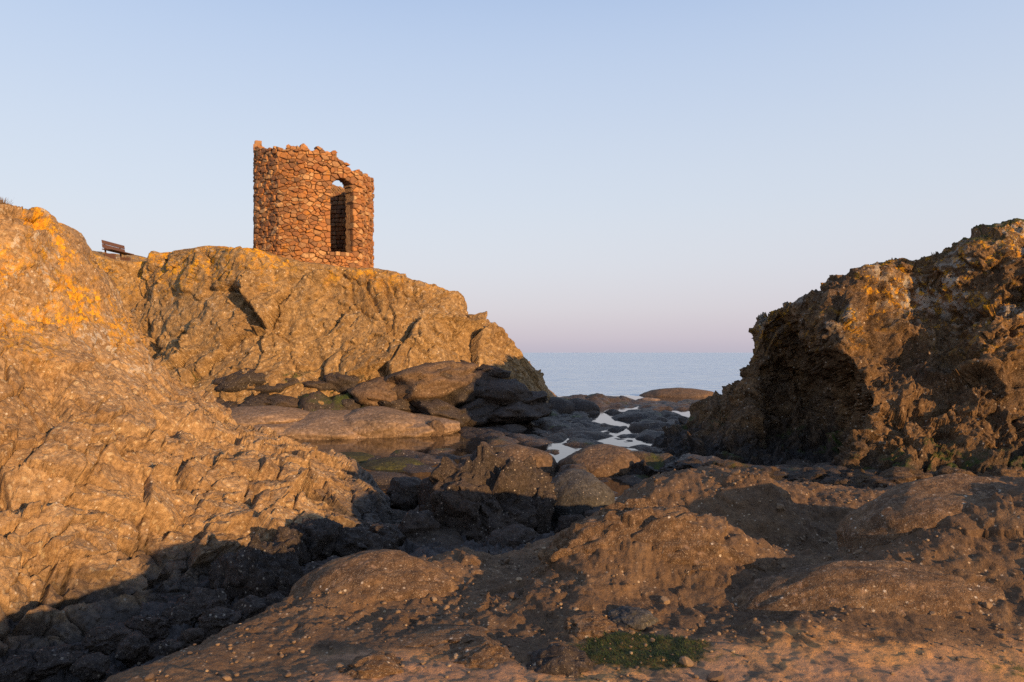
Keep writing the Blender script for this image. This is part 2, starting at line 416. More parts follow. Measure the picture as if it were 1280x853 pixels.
# ------------------------------------------------------------------ headland under the tower
HEAD_FOOT = []
def head_ctrl():
    #      crest x,y,d      upper         mid          low         foot
    cols = [
        [(-40, 300, 33), (-40, 340, 31.5), (-20, 400, 29.5), (0, 450, 28), (10, 495, 26.5)],
        [(70, 308, 33), (70, 345, 31.5), (80, 400, 29.8), (90, 450, 28), (100, 492, 26.5)],
        [(140, 324, 31.6), (140, 349, 31.0), (140, 400, 30.2), (140, 450, 28.2), (150, 492, 26.4)],
        [(180, 326, 31.8), (178, 354, 31.2), (178, 405, 29.9), (180, 455, 28.3), (190, 492, 26.3)],
        [(205, 318, 31.2), (205, 348, 30.6), (205, 400, 29.4), (210, 450, 27.8), (220, 492, 26.0)],
        [(262, 310, 29.8), (262, 345, 28.9), (265, 395, 28.0), (262, 445, 27.0), (262, 490, 25.9)],
        [(320, 317, 29.0), (320, 350, 28.3), (320, 395, 27.6), (318, 440, 26.8), (318, 485, 25.9)],
        [(385, 328, 28.7), (385, 358, 28.2), (385, 398, 27.5), (385, 435, 26.9), (385, 478, 26.0)],
        [(440, 334, 28.6), (440, 362, 28.2), (440, 400, 27.6), (440, 435, 27.0), (440, 470, 26.3)],
        [(475, 339, 28.8), (475, 368, 28.3), (475, 402, 27.8), (478, 435, 27.3), (480, 468, 26.7)],
        [(508, 349, 29.2), (508, 375, 28.6), (510, 405, 28.1), (512, 435, 27.6), (515, 467, 27.0)],
        [(545, 364, 29.8), (545, 384, 29.0), (545, 408, 28.5), (545, 435, 28.0), (548, 466, 27.4)],
        [(566, 376, 30.0), (567, 392, 29.3), (568, 412, 28.9), (570, 437, 28.5), (574, 468, 27.8)],
        [(573, 394, 30.9), (576, 404, 30.0), (580, 418, 29.3), (584, 440, 28.8), (588, 470, 28.1)],
        [(596, 396, 30.9), (597, 408, 30.1), (598, 423, 29.6), (601, 443, 29.0), (605, 472, 28.4)],
        [(612, 404, 31.2), (613, 417, 30.5), (614, 432, 30.0), (616, 450, 29.4), (620, 476, 28.7)],
        [(622, 424, 31.8), (624, 434, 31.0), (626, 446, 30.5), (630, 460, 29.9), (636, 482, 29.1)],
        [(645, 444, 32.2), (645, 452, 31.6), (646, 462, 31.0), (648, 474, 30.4), (652, 488, 29.6)],
        [(668, 474, 32.8), (668, 480, 32.3), (668, 486, 31.8), (668, 492, 31.2), (670, 498, 30.6)],
        [(684, 498, 33.2), (684, 500, 32.8), (684, 504, 32.4), (684, 508, 32.0), (686, 512, 31.4)],
    ]
    out = []
    for c in cols:
        pts = [np.array(P(*q)) for q in c[::-1]]
        HEAD_FOOT.append(pts[0][:2])
        foot = pts[0] + np.array([0.1, -0.5, -2.0])
        top = pts[-1]
        px = c[0][0]
        drop = 0.0 if px < 480 else 0.12
        plateau = 4.5 if px < 480 else 2.2
        sad = -0.5 if px < 200 else 0.0
        b1 = top + np.array([0.05, plateau * 0.45, 0.10 - drop * 2 + sad]); b2 = top + np.array([0.3, plateau, 0.15 - drop * 8])
        b3 = top + np.array([0.8, plateau + 3.5, -top[2] * 0.35]); b4 = top + np.array([1.2, plateau + 6, -top[2] - 0.8])
        out.append([foot] + pts + [b1, b2, b3, b4])
    return out
def head_disp(p, n):
    q = warp(warp(p, 3.0, 0.9, 111), 0.8, 0.2, 114)
    q = q @ np.array([[1, 0, 0.35], [0, 1, 0.1], [-0.35, 0, 1]]).T * np.array([1, 1, 0.7])
    d = 0.40 * fbm(p, 4.2, 3, 101) + 0.14 * ridged(p, 1.8, 4, 105)
    a, e, c = facet(q, 2.6, 103, 0.26); d += a - 0.22 * (1 - sstep(0.0, 0.07, e)) * sstep(-0.1, 0.4, vnoise(p / 2.0, 123))
    a, e, c = facet(q, 1.0, 106, 0.30); d += a * sstep(-0.4, 0.5, vnoise(p / 1.7, 125)) - 0.12 * (1 - sstep(0.0, 0.1, e)) * sstep(0.1, 0.5, vnoise(p / 1.6, 124))
    a, e, c = facet(warp(p, 0.5, 0.1, 117), 0.38, 109, 0.30); d += a
    d += 0.07 * fbm(p, 0.5, 5, 140, 0.6)
    flat = sstep(0.75, 0.95, n[:, 2])
    return d * (1 - 0.75 * flat)
KV = ([0, 0.04, 0.84, 0.92, 1], [0, 0.5, 5.4, 7, 9])
g = loft(head_ctrl(), 600, 300, None, KV)
g = displace(g, head_disp, 1.0, (5, KV), 0.2, 0.86)
HEAD = g
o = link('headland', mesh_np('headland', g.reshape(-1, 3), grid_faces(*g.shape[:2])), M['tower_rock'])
tag(o, 'golden brown rocky headland carrying the ruined stone tower', 'headland', kind='structure')

# ------------------------------------------------------------------ rugged outcrop across the channel
CROP_FOOT = []
def crop_ctrl():
    cols = [
        [(800, 588, 20.0), (797, 592, 19.4), (794, 596, 18.8), (790, 600, 18.0), (786, 606, 17.2), (780, 614, 16.2)],
        [(832, 556, 20.6), (830, 564, 19.8), (826, 573, 19.0), (820, 582, 18.1), (812, 592, 17.2), (806, 606, 16.0)],
        [(872, 524, 21.0), (869, 536, 20.2), (864, 550, 19.3), (856, 566, 18.3), (848, 582, 17.3), (840, 602, 16.0)],
        [(906, 505, 21.0), (903, 515, 20.4), (898, 530, 19.6), (890, 550, 18.6), (880, 575, 17.5), (872, 600, 16.2)],
        [(925, 487, 20.6), (922, 505, 19.8), (918, 530, 18.8), (910, 555, 17.8), (904, 580, 16.8), (898, 608, 15.6)],
        [(947, 440, 20.4), (946, 470, 19.8), (944, 505, 19.1), (940, 545, 18.0), (936, 580, 16.8), (932, 612, 15.3)],
        [(952, 408, 20.0), (962, 445, 20.2), (972, 495, 20.0), (974, 540, 18.9), (972, 585, 17.0), (968, 616, 15.0)],
        [(980, 388, 19.2), (988, 430, 19.6), (1010, 490, 19.9), (1016, 540, 18.9), (1014, 585, 16.8), (1006, 618, 14.8)],
        [(1014, 368, 18.4), (1018, 415, 17.6), (1050, 480, 17.9), (1066, 535, 17.4), (1040, 590, 15.8), (1030, 620, 14.5)],
        [(1048, 350, 18.2), (1040, 405, 16.6), (1072, 470, 15.9), (1086, 520, 15.0), (1052, 590, 14.2), (1050, 622, 13.8)],
        [(1085, 336, 18.2), (1080, 390, 17.2), (1102, 455, 16.3), (1112, 515, 15.0), (1090, 580, 14.1), (1090, 622, 13.4)],
        [(1120, 330, 18.3), (1118, 390, 17.8), (1136, 445, 16.8), (1148, 512, 15.0), (1132, 570, 14.0), (1130, 622, 13.1)],
        [(1160, 328, 18.2), (1162, 380, 17.8), (1174, 435, 16.8), (1180, 505, 15.1), (1170, 560, 14.1), (1170, 622, 13.0)],
        [(1190, 318, 17.8), (1200, 370, 17.2), (1208, 425, 16.4), (1206, 492, 15.1), (1208, 555, 14.2), (1212, 622, 12.9)],
        [(1212, 302, 17.5), (1240, 350, 16.8), (1242, 405, 15.9), (1230, 475, 15.0), (1250, 555, 14.2), (1256, 624, 12.8)],
        [(1250, 294, 17.3), (1280, 345, 16.6), (1287, 400, 15.9), (1282, 475, 15.1), (1300, 555, 14.2), (1310, 624, 12.8)],
        [(1310, 278, 17.4), (1350, 340, 16.8), (1360, 400, 16.0), (1365, 475, 15.4), (1380, 555, 14.6), (1385, 620, 13.6)],
        [(1420, 270, 18.6), (1460, 330, 18.2), (1470, 400, 17.8), (1480, 475, 17.2), (1490, 545, 16.4), (1500, 600, 15.4)],
    ]
    out = []
    for c in cols:
        pts = [np.array(P(*q)) for q in c[::-1]]
        CROP_FOOT.append(pts[0][:2])
        foot = pts[0] + np.array([-0.1, -0.5, -0.9])
        top = pts[-1]
        b1 = top + np.array([0.35, 1.2, -0.03 * top[2]]); b2 = top + np.array([0.9, 3.0, -0.25 * top[2]]); b3 = top + np.array([1.4, 5.0, -top[2] - 0.7])
        out.append([foot] + pts + [b1, b2, b3])
    return out
def crop_disp(p, n):
    q = warp(warp(p, 1.6, 0.5, 211), 0.5, 0.12, 214)
    d = 0.24 * fbm(p, 2.4, 3, 201) + 0.12 * ridged(p, 0.9, 4, 205, 0.6) - 0.1
    a, e, c = facet(q, 1.2, 203, 0.34); d += a - 0.10 * (1 - sstep(0.0, 0.08, e)) * sstep(0, 0.4, vnoise(p / 1.1, 223))
    a, e, c = facet(q, 0.5, 206, 0.40); d += a + 0.04 * (c - 0.5)
    a, e, c = facet(p, 0.2, 209, 0.45); d += a
    d += 0.06 * fbm(p, 0.3, 5, 240, 0.65)
    return d
KV = ([0, 0.04, 0.88, 0.93, 1], [0, 0.5, 6.3, 7, 9])
g = loft(crop_ctrl(), 500, 400, ([0, 0.97, 1], [0, 15.6, 17]), KV)
g = displace(g, crop_disp, 1.0, (6, KV))
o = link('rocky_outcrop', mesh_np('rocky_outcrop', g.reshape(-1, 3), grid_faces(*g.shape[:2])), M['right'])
tag(o, 'rugged dark rocky outcrop with white lichen and shaded hollows above the channel', 'rock outcrop', kind='structure')

# ------------------------------------------------------------------ near shore: mounds, ridge, hollow, gully (height field)
CTRL = []
def cp(*a):
    for q in a: CTRL.append(P(*q))
def xyz(*a):
    for q in a: CTRL.append(q)
# sand in front
for x in (-1.2, -0.4, 0.5, 1.4, 2.3, 3.2, 4.4):
    xyz((x, 3.4, 1.21), (x, 2.4, 1.22))
for x in (-1.0, 1.0, 3.0, 6.0, 9.0):
    xyz((x, 1.0, 1.25), (x, -2.0, 1.3), (x, -6.0, 1.35))
# the long ridge beside the gully
cp((130, 853, 3.5), (250, 806, 4.0), (330, 776, 4.45), (400, 737, 4.8), (480, 705, 5.3), (545, 693, 5.65), (620, 693, 6.1), (690, 686, 6.4),
   (330, 830, 3.8), (450, 805, 4.0), (550, 792, 4.15), (420, 775, 4.45), (500, 752, 4.7), (560, 725, 5.1), (620, 748, 4.8), (640, 716, 5.4))
# the hump in front and the one behind it
cp((690, 775, 4.3), (760, 772, 4.3), (830, 768, 4.35), (700, 745, 4.55), (760, 718, 4.72), (830, 702, 4.78), (885, 712, 4.75),
   (700, 704, 5.3), (760, 668, 5.1), (820, 647, 5.1), (880, 655, 5.1), (935, 685, 5.0), (965, 716, 4.9),
   (740, 656, 6.9), (800, 614, 6.9), (860, 594, 6.9), (920, 592, 6.7), (962, 600, 6.5), (1050, 622, 7.1), (1120, 628, 7.2))
xyz((0.75, 6.0, 1.0), (1.2, 5.95, 1.14), (1.7, 5.9, 1.22), (2.15, 5.7, 1.2))
# hollow
cp((985, 700, 5.9), (1060, 702, 5.8), (1105, 692, 5.8), (1010, 655, 6.6), (1085, 655, 6.7))
# pocket, front right mass, right-hand mound
cp((905, 762, 4.45), (870, 772, 4.3), (945, 745, 4.6),
   (950, 800, 3.95), (1100, 812, 3.8), (1280, 806, 3.9), (1000, 772, 4.2), (1050, 745, 4.35), (1150, 748, 4.3), (1250, 740, 4.3),
   (1050, 718, 4.6), (1130, 702, 4.6), (1200, 690, 4.55), (1290, 682, 4.5),
   (1130, 672, 5.1), (1170, 645, 5.0), (1240, 619, 4.95), (1310, 612, 4.95), (1420, 612, 5.0))
xyz((3.15, 5.75, 1.12), (3.7, 5.9, 1.15), (4.3, 6.0, 1.2))
xyz((-2.0, 2.2, 1.1), (-2.2, 0.5, 1.15), (-4.0, 0.0, 0.85), (-4, -4, 1.0), (-7, 2, 0.5), (-7, -3, 0.7), (-7, 6, 0.3), (-5, 3.2, 0.42), (-3.4, 3.3, 0.45), (-2.7, 3.3, 0.7))
xyz((-2.9, 4.6, 0.36), (-2.35, 4.9, 0.45), (-1.9, 5.7, 0.42), (-2.7, 5.6, 0.32), (-3.4, 6.3, 0.32), (-2.4, 6.6, 0.28), (-1.1, 6.7, 0.45), (-0.5, 7.1, 0.5), (-2.9, 7.8, 0.2), (-2.0, 8.0, 0.2), (-2.2, 9.4, 0.1), (-4.0, 8, 0.3), (-4, 5, .36))
xyz((-1.1, 8.2, 0.35), (0, 8.4, 0.42), (0.8, 8.4, 0.5), (0, 10, 0.1), (-1.2, 10, 0.08), (1.4, 9.2, 0.65), (2.4, 9.4, 0.75), (1.3, 11, -0.15), (3.5, 9.6, 0.7), (5, 9.4, 0.9),
    (3, 11.5, 0.1), (5, 11.6, 0.6), (7, 11, 0.9), (9, 10.5, 1.0), (7, 8, 1.25), (4.6, 7.2, 1.1), (5.6, 7.4, 1.2), (4.4, 6.2, 1.3), (6, 5.2, 1.5), (9, 5.5, 1.35), (12, 8, 1.2), (5, 4, 1.4), (8, 3, 1.4), (12, 12, 1),
    (0, 13, -0.4), (-3, 12, -0.3), (3, 14, -0.4), (7, 14, 0.5), (-6, 10, 0.2))
C = np.array(CTRL)
def tps(r2): return np.where(r2 > 1e-9, r2 * np.log(r2 + 1e-12), 0.0) * 0.5
D2 = ((C[:, None, :2] - C[None, :, :2]) ** 2).sum(2)
nC = len(C)
A = np.zeros((nC + 3, nC + 3)); A[:nC, :nC] = tps(D2) + np.eye(nC) * 0.006
A[:nC, nC:] = np.c_[np.ones(nC), C[:, :2]]; A[nC:, :nC] = A[:nC, nC:].T
sol = np.linalg.solve(A, np.r_[C[:, 2], np.zeros(3)])
def shore_h(x, y):
    out = np.empty(len(x))
    for s in range(0, len(x), 40000):
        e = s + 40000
        r2 = (x[s:e, None] - C[None, :, 0]) ** 2 + (y[s:e, None] - C[None, :, 1]) ** 2
        out[s:e] = tps(r2) @ sol[:nC] + sol[nC] + sol[nC + 1] * x[s:e] + sol[nC + 2] * y[s:e]
    return out
rows = np.concatenate([np.linspace(-34, 2.2, 60)[:-1], np.geomspace(2.2, 13.5, 520)])
inner = np.maximum(3.7, 0.80 * rows); inner = np.where(rows < 2.2, 3.7 + (2.2 - rows) * 0.2, inner)
ins = np.linspace(-1, 1, 700); outs = np.linspace(0, 1, 36)[1:] ** 2
X = np.concatenate([-(inner[:, None] + 22 * outs[None, ::-1]), inner[:, None] * ins[None, :], inner[:, None] + 26 * outs[None, :]], 1)
Y = np.repeat(rows[:, None], X.shape[1], 1)
Z = shore_h(X.ravel(), Y.ravel()).reshape(X.shape)
far = sstep(9, 16, np.abs(X)) ; Z = Z * (1 - far) + (1.1 + 0.02 * np.abs(X)) * far
back = sstep(-4, -9, Y); Z = Z * (1 - back) + 1.35 * back
fade = sstep(10.0, 13.0, Y); Z = Z - fade * 0.6
g = np.stack([X, Y, Z], 2)
def shore_rough(p):
    return sstep(1.30, 1.45, p[:, 2]) * 0.6 + 0.4
def shore_disp(p, n):
    q = warp(p, 0.5, 0.15, 311)
    sand = 1 - sstep(3.75, 4.3, p[:, 1] - 0.25 * vnoise(p / 0.8, 333))
    gul = sstep(0.9, 0.45, p[:, 2])
    rk = 1 - 0.72 * sand
    d = 0.07 * fbm(p, 0.8, 3, 301) * rk + 0.026 * ridged(p * np.array([1.6, 1, 0.7]), 0.4, 4, 305, 0.55) * rk
    a, e, c = facet(q, 0.36, 303, 0.30); d += rk * (a * (0.3 + gul) + 0.08 * gul * (c - 0.5))
    a, e, c = facet(q, 0.13, 306, 0.40); d += rk * a * (0.35 + 0.5 * gul)
    for sc_, sd, th, am in ((0.10, 309, 0.80, 0.04), (0.05, 319, 0.5, 0.026), (0.03, 329, 0.45, 0.014)):
        g1, g2, gc = voro(p + sd, sc_, sd)
        d += (0.45 + 0.55 * rk) * np.where(gc > th, am, am * 0.15) * np.clip(0.42 - g1, 0, 1) * (0.5 + 0.8 * sstep(-0.2, 0.4, vnoise(p / 0.6, sd)))
    d += 0.016 * fbm(p, 0.10, 4, 340, 0.62) * (0.35 + 0.65 * rk)
    return d
g = displace(g, shore_disp, -1.0)
SHORE = g
o = link('shore', mesh_np('shore', g.reshape(-1, 3), grid_faces(*g.shape[:2])[:, ::-1]), None)
tag(o, 'brown pebbly rock mounds and sand running down from the beach to the gully', 'shore', kind='structure')
# sand between the rocks in front, rock behind
t = NT('shore_rock_and_sand')
def shore_mat():
    n1 = t.noise(0.9, 5, 0.6, 0.4); n2 = t.noise(4.5, 6, 0.62, 0.3, 4.0); n3 = t.noise(22, 5, 0.68, 0, 9.0); n4 = t.noise(110, 3, 0.7, 0, 3.0)
    rock = t.mix(t.rng(n1, .36, .64), (0.195, 0.115, 0.061, 1), (0.135, 0.083, 0.048, 1))
    rock = t.mix(t.rng(n2, .46, .68, 0, .85), rock, (0.225, 0.14, 0.077, 1))
    rock = t.mix(t.rng(n3, .25, .75), rock, t.mix(1.0, rock, (0.5, 0.5, 0.52, 1), 'MULTIPLY'))
    rock = t.mix(t.rng(n4, .60, .72, 0, .65), rock, (0.40, 0.30, 0.20, 1))
    vs = t.voronoi(30); vs2 = t.voronoi(30, out='Color'); cs2 = t.n.new('ShaderNodeSeparateXYZ'); t.l.new(vs2, cs2.inputs[0])
    spot = t.math('MULTIPLY', t.rng(vs, .14, .3, 1, 0), t.math('MULTIPLY', t.rng(cs2.outputs[0], .62, .68), t.rng(n2, .42, .55)))
    rock = t.mix(t.math('MULTIPLY', spot, .8), rock, (0.50, 0.38, 0.26, 1))
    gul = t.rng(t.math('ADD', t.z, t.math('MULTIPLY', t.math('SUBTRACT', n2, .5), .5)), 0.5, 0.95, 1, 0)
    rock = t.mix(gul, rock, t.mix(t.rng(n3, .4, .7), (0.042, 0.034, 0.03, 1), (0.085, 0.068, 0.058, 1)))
    sand = t.mix(t.rng(n2, .35, .65), (0.40, 0.225, 0.125, 1), (0.30, 0.17, 0.10, 1))
    sand = t.mix(t.rng(n1, .45, .6), sand, (0.50, 0.26, 0.10, 1))
    sand = t.mix(t.rng(n3, .52, .72, 0, .6), sand, (0.10, 0.075, 0.055, 1))
    n5 = t.noise(2.6, 7, .7, .3, 27.0)
    sand = t.mix(t.rng(n5, .54, .60, 0, .85), sand, t.mix(t.rng(n3, .4, .6), (0.075, 0.058, 0.042, 1), (0.13, 0.095, 0.062, 1)))
    sand = t.mix(t.math('MULTIPLY', t.rng(t.noise(3.4, 6, .7, .2, 35.0), .55, .63, 0, .8), t.rng(n3, .42, .55)), sand, (0.12, 0.105, 0.025, 1))
    sm = t.rng(t.math('ADD', t.y, t.math('MULTIPLY', t.math('SUBTRACT', t.noise(1.6, 6, .65, .5, 14.0), .5), -2.0)), 3.7, 4.05, 1, 0)
    sm = t.math('MULTIPLY', sm, t.rng(t.math('ADD', t.x, t.math('MULTIPLY', n1, .6)), -1.0, -0.5))
    c = t.mix(sm, rock, sand)
    wd = t.math('ADD', t.math('MULTIPLY', t.math('POWER', t.math('DIVIDE', t.math('SUBTRACT', t.x, 0.70), 0.38), 2.0), 1.0),
                t.math('POWER', t.math('DIVIDE', t.math('SUBTRACT', t.y, 3.85), 0.25), 2.0))
    weed = t.rng(t.math('ADD', wd, t.math('MULTIPLY', t.math('SUBTRACT', n3, .5), 2.2)), 0.5, 1.4, 1, 0)
    c = t.mix(t.math('MULTIPLY', weed, .85), c, t.mix(t.rng(n3, .4, .6), (0.045, 0.055, 0.012, 1), (0.02, 0.03, 0.01, 1)))
    nb = t.bump(t.noise(16, 8, .68, .2, 5.0), .6, .05)
    nb = t.bump(t.noise(80, 6, .7, 0, 8.0), .7, .014, nb)
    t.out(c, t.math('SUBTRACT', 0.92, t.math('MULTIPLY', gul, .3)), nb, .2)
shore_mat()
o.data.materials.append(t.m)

# ------------------------------------------------------------------ reef: low wet rock floor of the channel and the flats beyond
HF = np.array(HEAD_FOOT); CF = np.array(CROP_FOOT)
def dense(poly, n=160):
    t_ = np.linspace(0, len(poly) - 1, n); i = np.minimum(t_.astype(int), len(poly) - 2); f = (t_ - i)[:, None]
    return poly[i] * (1 - f) + poly[i + 1] * f
HFD, CFD = dense(HF), dense(CF)
def dist_poly(x, y, poly):
    out = np.full(x.shape, 1e9)
    for q in poly: out = np.minimum(out, (x - q[0]) ** 2 + (y - q[1]) ** 2)
    return np.sqrt(out)
def on_water(px, py, z=0.03):
    d = (EYE - z) * F / (py - HOR); return (px - 640) / F * d, d
POOLS = [  # px, py, half width px, half height px, depth
    (440, 556, 120, 14, .5), (560, 553, 60, 9, .3), (765, 524, 30, 9, .4), (800, 541, 40, 4, .3), (805, 552, 12, 3, .3), (838, 515, 14, 3, .3), (855, 516, 40, 4, .25),
    (690, 573, 26, 7, .35), (640, 560, 50, 5, .2), (790, 601, 70, 9, .4), (690, 612, 44, 18, .4), (750, 608, 80, 8, .35), (665, 590, 40, 6, .3), (720, 512, 80, 3, .2), (600, 566, 40, 5, .2)]
rrows = np.geomspace(9.0, 75, 370)
rs = np.linspace(-0.9, 0.75, 450)
X = rrows[:, None] * rs[None, :]; Y = np.repeat(rrows[:, None], len(rs), 1)
xf, yf = X.ravel(), Y.ravel()
p2 = np.stack([xf, yf, np.zeros_like(xf)], 1)
Z = 0.085 + 0.16 * fbm(p2 * np.array([1, 0.55, 1]), 2.6, 4, 401) + 0.10 * fbm(p2, 0.8, 3, 405)
q1, q2, qc = voro(p2 * np.array([1, 0.6, 1]) + 0.5 * np.stack([vnoise(p2 / 1.3, 421), vnoise(p2 / 1.3, 422), 0 * xf], 1), 1.4, 411)
Z += 0.14 * (qc - 0.45) - 0.12 * (1 - sstep(0, 0.2, q2 - q1))
for (px, py, hw, hh, dep) in POOLS:
    cx, cy = on_water(px, py)
    hx = hw / F * cy; hy = abs(on_water(px, py - hh)[1] - on_water(px, py + hh)[1]) / 2
    e = ((xf - cx) / hx) ** 2 + ((yf - cy) / hy) ** 2 + 0.5 * fbm(p2, 0.9, 3, 431)
    kf = 1 - sstep(0.55, 1.25, e)
    Z = Z * (1 - kf) + kf * (-dep * 0.5 + 0.05 * fbm(p2, .5, 3, 441))
dh = dist_poly(xf, yf, HFD)
front = yf < np.interp(xf, HF[:, 0], HF[:, 1]) + 0.5
Z = np.maximum(Z, np.where(front, 1.45 * (1 - sstep(0.0, 2.0, dh)) - 0.1 + 0.2 * fbm(p2, .9, 3, 451), Z)) if False else Z + 1.2 * sstep(0.5, -3.0, xf) * (1 - sstep(0.0, 1.7, dh)) * (1 + 0.5 * fbm(p2, .9, 3, 451))
dc = dist_poly(xf, yf, CFD)
Z = Z + 0.3 * (1 - sstep(0.0, 2.0, dc)) * (1 + 0.5 * fbm(p2, .9, 3, 461))
# everything past the reef edge, and the near end under the mounds, goes under
edge = 40 + 2.0 * fbm(p2, 6, 3, 471) - np.where(xf < 2, 9 * sstep(2, -2, xf), 0)
Z -= 1.2 * sstep(0, 6, yf - edge)
# bank of rounded rock between the pools and the open sea
bank_y = 37 + 0.55 * (xf - 1)
Z += (0.34 + 0.2 * fbm(p2, 1.2, 3, 481)) * np.exp(-((yf - bank_y) / 1.6) ** 2) * sstep(-3, -1, xf) * sstep(9, 6, xf)
# right-hand dark shelf
Z += 0.2 * sstep(1.0, 4.5, xf - 0.19 * yf) * sstep(30, 22, yf) * (0.7 + 0.6 * fbm(p2, 1.6, 3, 491))
g = np.stack([xf, yf, Z], 1).reshape(X.shape + (3,))
def reef_disp(p, n):
    return 0.05 * fbm(p, 0.5, 4, 501, 0.6) + 0.03 * ridged(p, 0.25, 3, 505)
g = displace(g, reef_disp, -1.0)
REEF = g
o = link('reef', mesh_np('reef', g.reshape(-1, 3), grid_faces(*g.shape[:2])[:, ::-1]), M['reef'])
tag(o, 'low dark wet reef between the headland and the outcrop', 'reef', kind='structure')

# ------------------------------------------------------------------ sea and tide pools
def sheet(name, x0, x1, y0, y1, z, mat):
    me = bpy.data.meshes.new(name); me.from_pydata([(x0, y0, z), (x1, y0, z), (x1, y1, z), (x0, y1, z)], [], [(0, 1, 2, 3)])
    return link(name, me, mat)
t = NT('sea_water')
mp = t.n.new('ShaderNodeMapping'); mp.inputs['Scale'].default_value = (0.35, 1.0, 1.0); t.l.new(t.pos, mp.inputs[0])
nb = t.bump(t.noise(0.35, 3, .55, .3, 0, mp.outputs[0]), 1.0, 1.1)
nb = t.bump(t.noise(2.2, 4, .6, .2, 4, mp.outputs[0]), 0.9, 0.16, nb)
t.b.inputs['IOR'].default_value = 1.33
mp2 = t.n.new('ShaderNodeMapping'); mp2.inputs['Scale'].default_value = (0.012, 0.07, 1.0); t.l.new(t.pos, mp2.inputs[0])
st = t.noise(1.0, 5, .6, .3, 2, mp2.outputs[0])
M['sea'] = t.out(t.mix(t.rng(st, .38, .62), (0.35, 0.46, 0.54, 1), (0.43, 0.53, 0.60, 1)), t.rng(st, .35, .65, .2, .35), nb, 0.5)  # pale streaked base colour paints in sky reflected by tilted waves
o = sheet('sea', -30000, 30000, 6, 45000, 0.0, M['sea'])
tag(o, 'calm pale blue sea reaching to the horizon', 'sea', kind='structure')
t = NT('pool_water')
nb = t.bump(t.noise(3.0, 3, .5, .2), 0.12, 0.03)
t.b.inputs['IOR'].default_value = 1.33
M['pool'] = t.out((0.02, 0.016, 0.013, 1), 0.03, nb, 0.5)
o = sheet('tide_pool', -14, 16, 9.5, 46, 0.03, M['pool'])
tag(o, 'still dark tide pool water lying among the reef rocks', 'water', kind='structure')

# ------------------------------------------------------------------ boulders
def rock_mesh(name, seed, sub=4, angular=0.5, rough=1.0, flat=0.0):
    bm = bmesh.new(); bmesh.ops.create_icosphere(bm, subdivisions=sub, radius=1.0)
    v = np.array([q.co for q in bm.verts]); f = np.array([[w.index for w in q.verts] for q in bm.faces]); bm.free()
    r_ = np.random.default_rng(seed)
    # cut by random planes for facets
    for k in range(int(14 * angular) + 3):
        nrm = r_.normal(size=3); nrm /= np.linalg.norm(nrm); hgt = r_.uniform(0.62, 0.95) if angular > 0.3 else r_.uniform(0.8, 1.0)
        dd = v @ nrm - hgt
        v = v - np.clip(dd, 0, None)[:, None] * nrm * (0.9 if angular > 0.3 else 0.6)
    nn = v / np.linalg.norm(v, axis=1, keepdims=True)
    d = 0.13 * fbm(v + seed * 3.7, 0.9, 3, seed) + rough * (0.05 * ridged(v + seed, 0.4, 4, seed + 7) + 0.02 * fbm(v, 0.12, 3, seed + 9))
    if angular > 0.3:
        a_, e_, c_ = facet(v + seed * 1.3, 0.5, seed + 3, 0.36); b_, e_, c_ = facet(v + seed, 0.2, seed + 4, 0.4); d += rough * (a_ + b_ - 0.04 * (1 - sstep(0, .1, e_)))
    v = v + nn * d[:, None]
    if flat: v[:, 2] = np.where(v[:, 2] > 0, v[:, 2] * (1 - flat * 0.3), v[:, 2])
    return mesh_np(name, v, f)
def boulder(name, px, py_base, d, w_px, h_px, mat, seed, label, cat='boulder', group=None, sub=4, angular=0.5, rough=1.0, depth=0.9, rz=0.0, sink=0.35, tilt=0.0):
    """a rock that shows w_px wide and h_px above its foot at (px, py_base), standing d metres out"""
    me = rock_mesh(name, seed, sub, angular, rough)
    me.materials.append(mat)
    o = bpy.data.objects.new(name, me); COL.objects.link(o)
    x, y, z = P(px, py_base, d); w = w_px / F * d / 2; h = h_px / F * d
    hz = h / (2 - 2 * sink) if sink < 1 else h
    o.location = (x, y + w * depth * 0.3, z + h - hz * 0.98)
    o.scale = (w, w * depth, hz)
    o.rotation_euler = (0, tilt, 0)
    return tag(o, label, cat, group)

boulder('boulder', 725, 648, 12.0, 90, 56, M['grey'], 31, 'smooth grey boulder half in shade beside the tide pool', sub=5, angular=0.2, rough=0.35, sink=.2)
boulder('rock_stack', 606, 690, 11.0, 172, 118, M['dark'], 33, 'big dark rugged rock with its brown top in sunlight', 'rock', sub=6, angular=1.0, rough=1.3, sink=.3, depth=.8)
boulder('rock_dome', 643, 600, 17.0, 108, 40, M['dome'], 35, 'smooth brown rounded rock dome behind the rugged dark rock', 'rock', sub=5, angular=0.1, rough=.3)
boulder('rock_dome', 756, 596, 16.6, 112, 37, M['dome'], 36, 'smooth brown rounded rock dome behind the smooth grey boulder', 'rock', sub=5, angular=0.1, rough=.3)
boulder('boulder', 543, 547, 24.0, 24, 22, M['dome'], 37, 'small upright brown rock standing in the pool by the pale rocks', angular=.5, sink=.25)
for i, (px, py, w, h) in enumerate([(350, 547, 170, 26), (410, 546, 170, 31), (470, 545, 130, 33), (512, 542, 120, 22), (325, 530, 130, 20)]):
    boulder('rounded_rock', px, py, 24.6 + 0.2 * (i % 2), w, h, M['pale'], 41 + i, 'pale smooth rounded rock along the pool edge under the headland', 'rock', 'pale rounded rocks by the pool', sub=5, angular=0.29, rough=.8, depth=1.1)
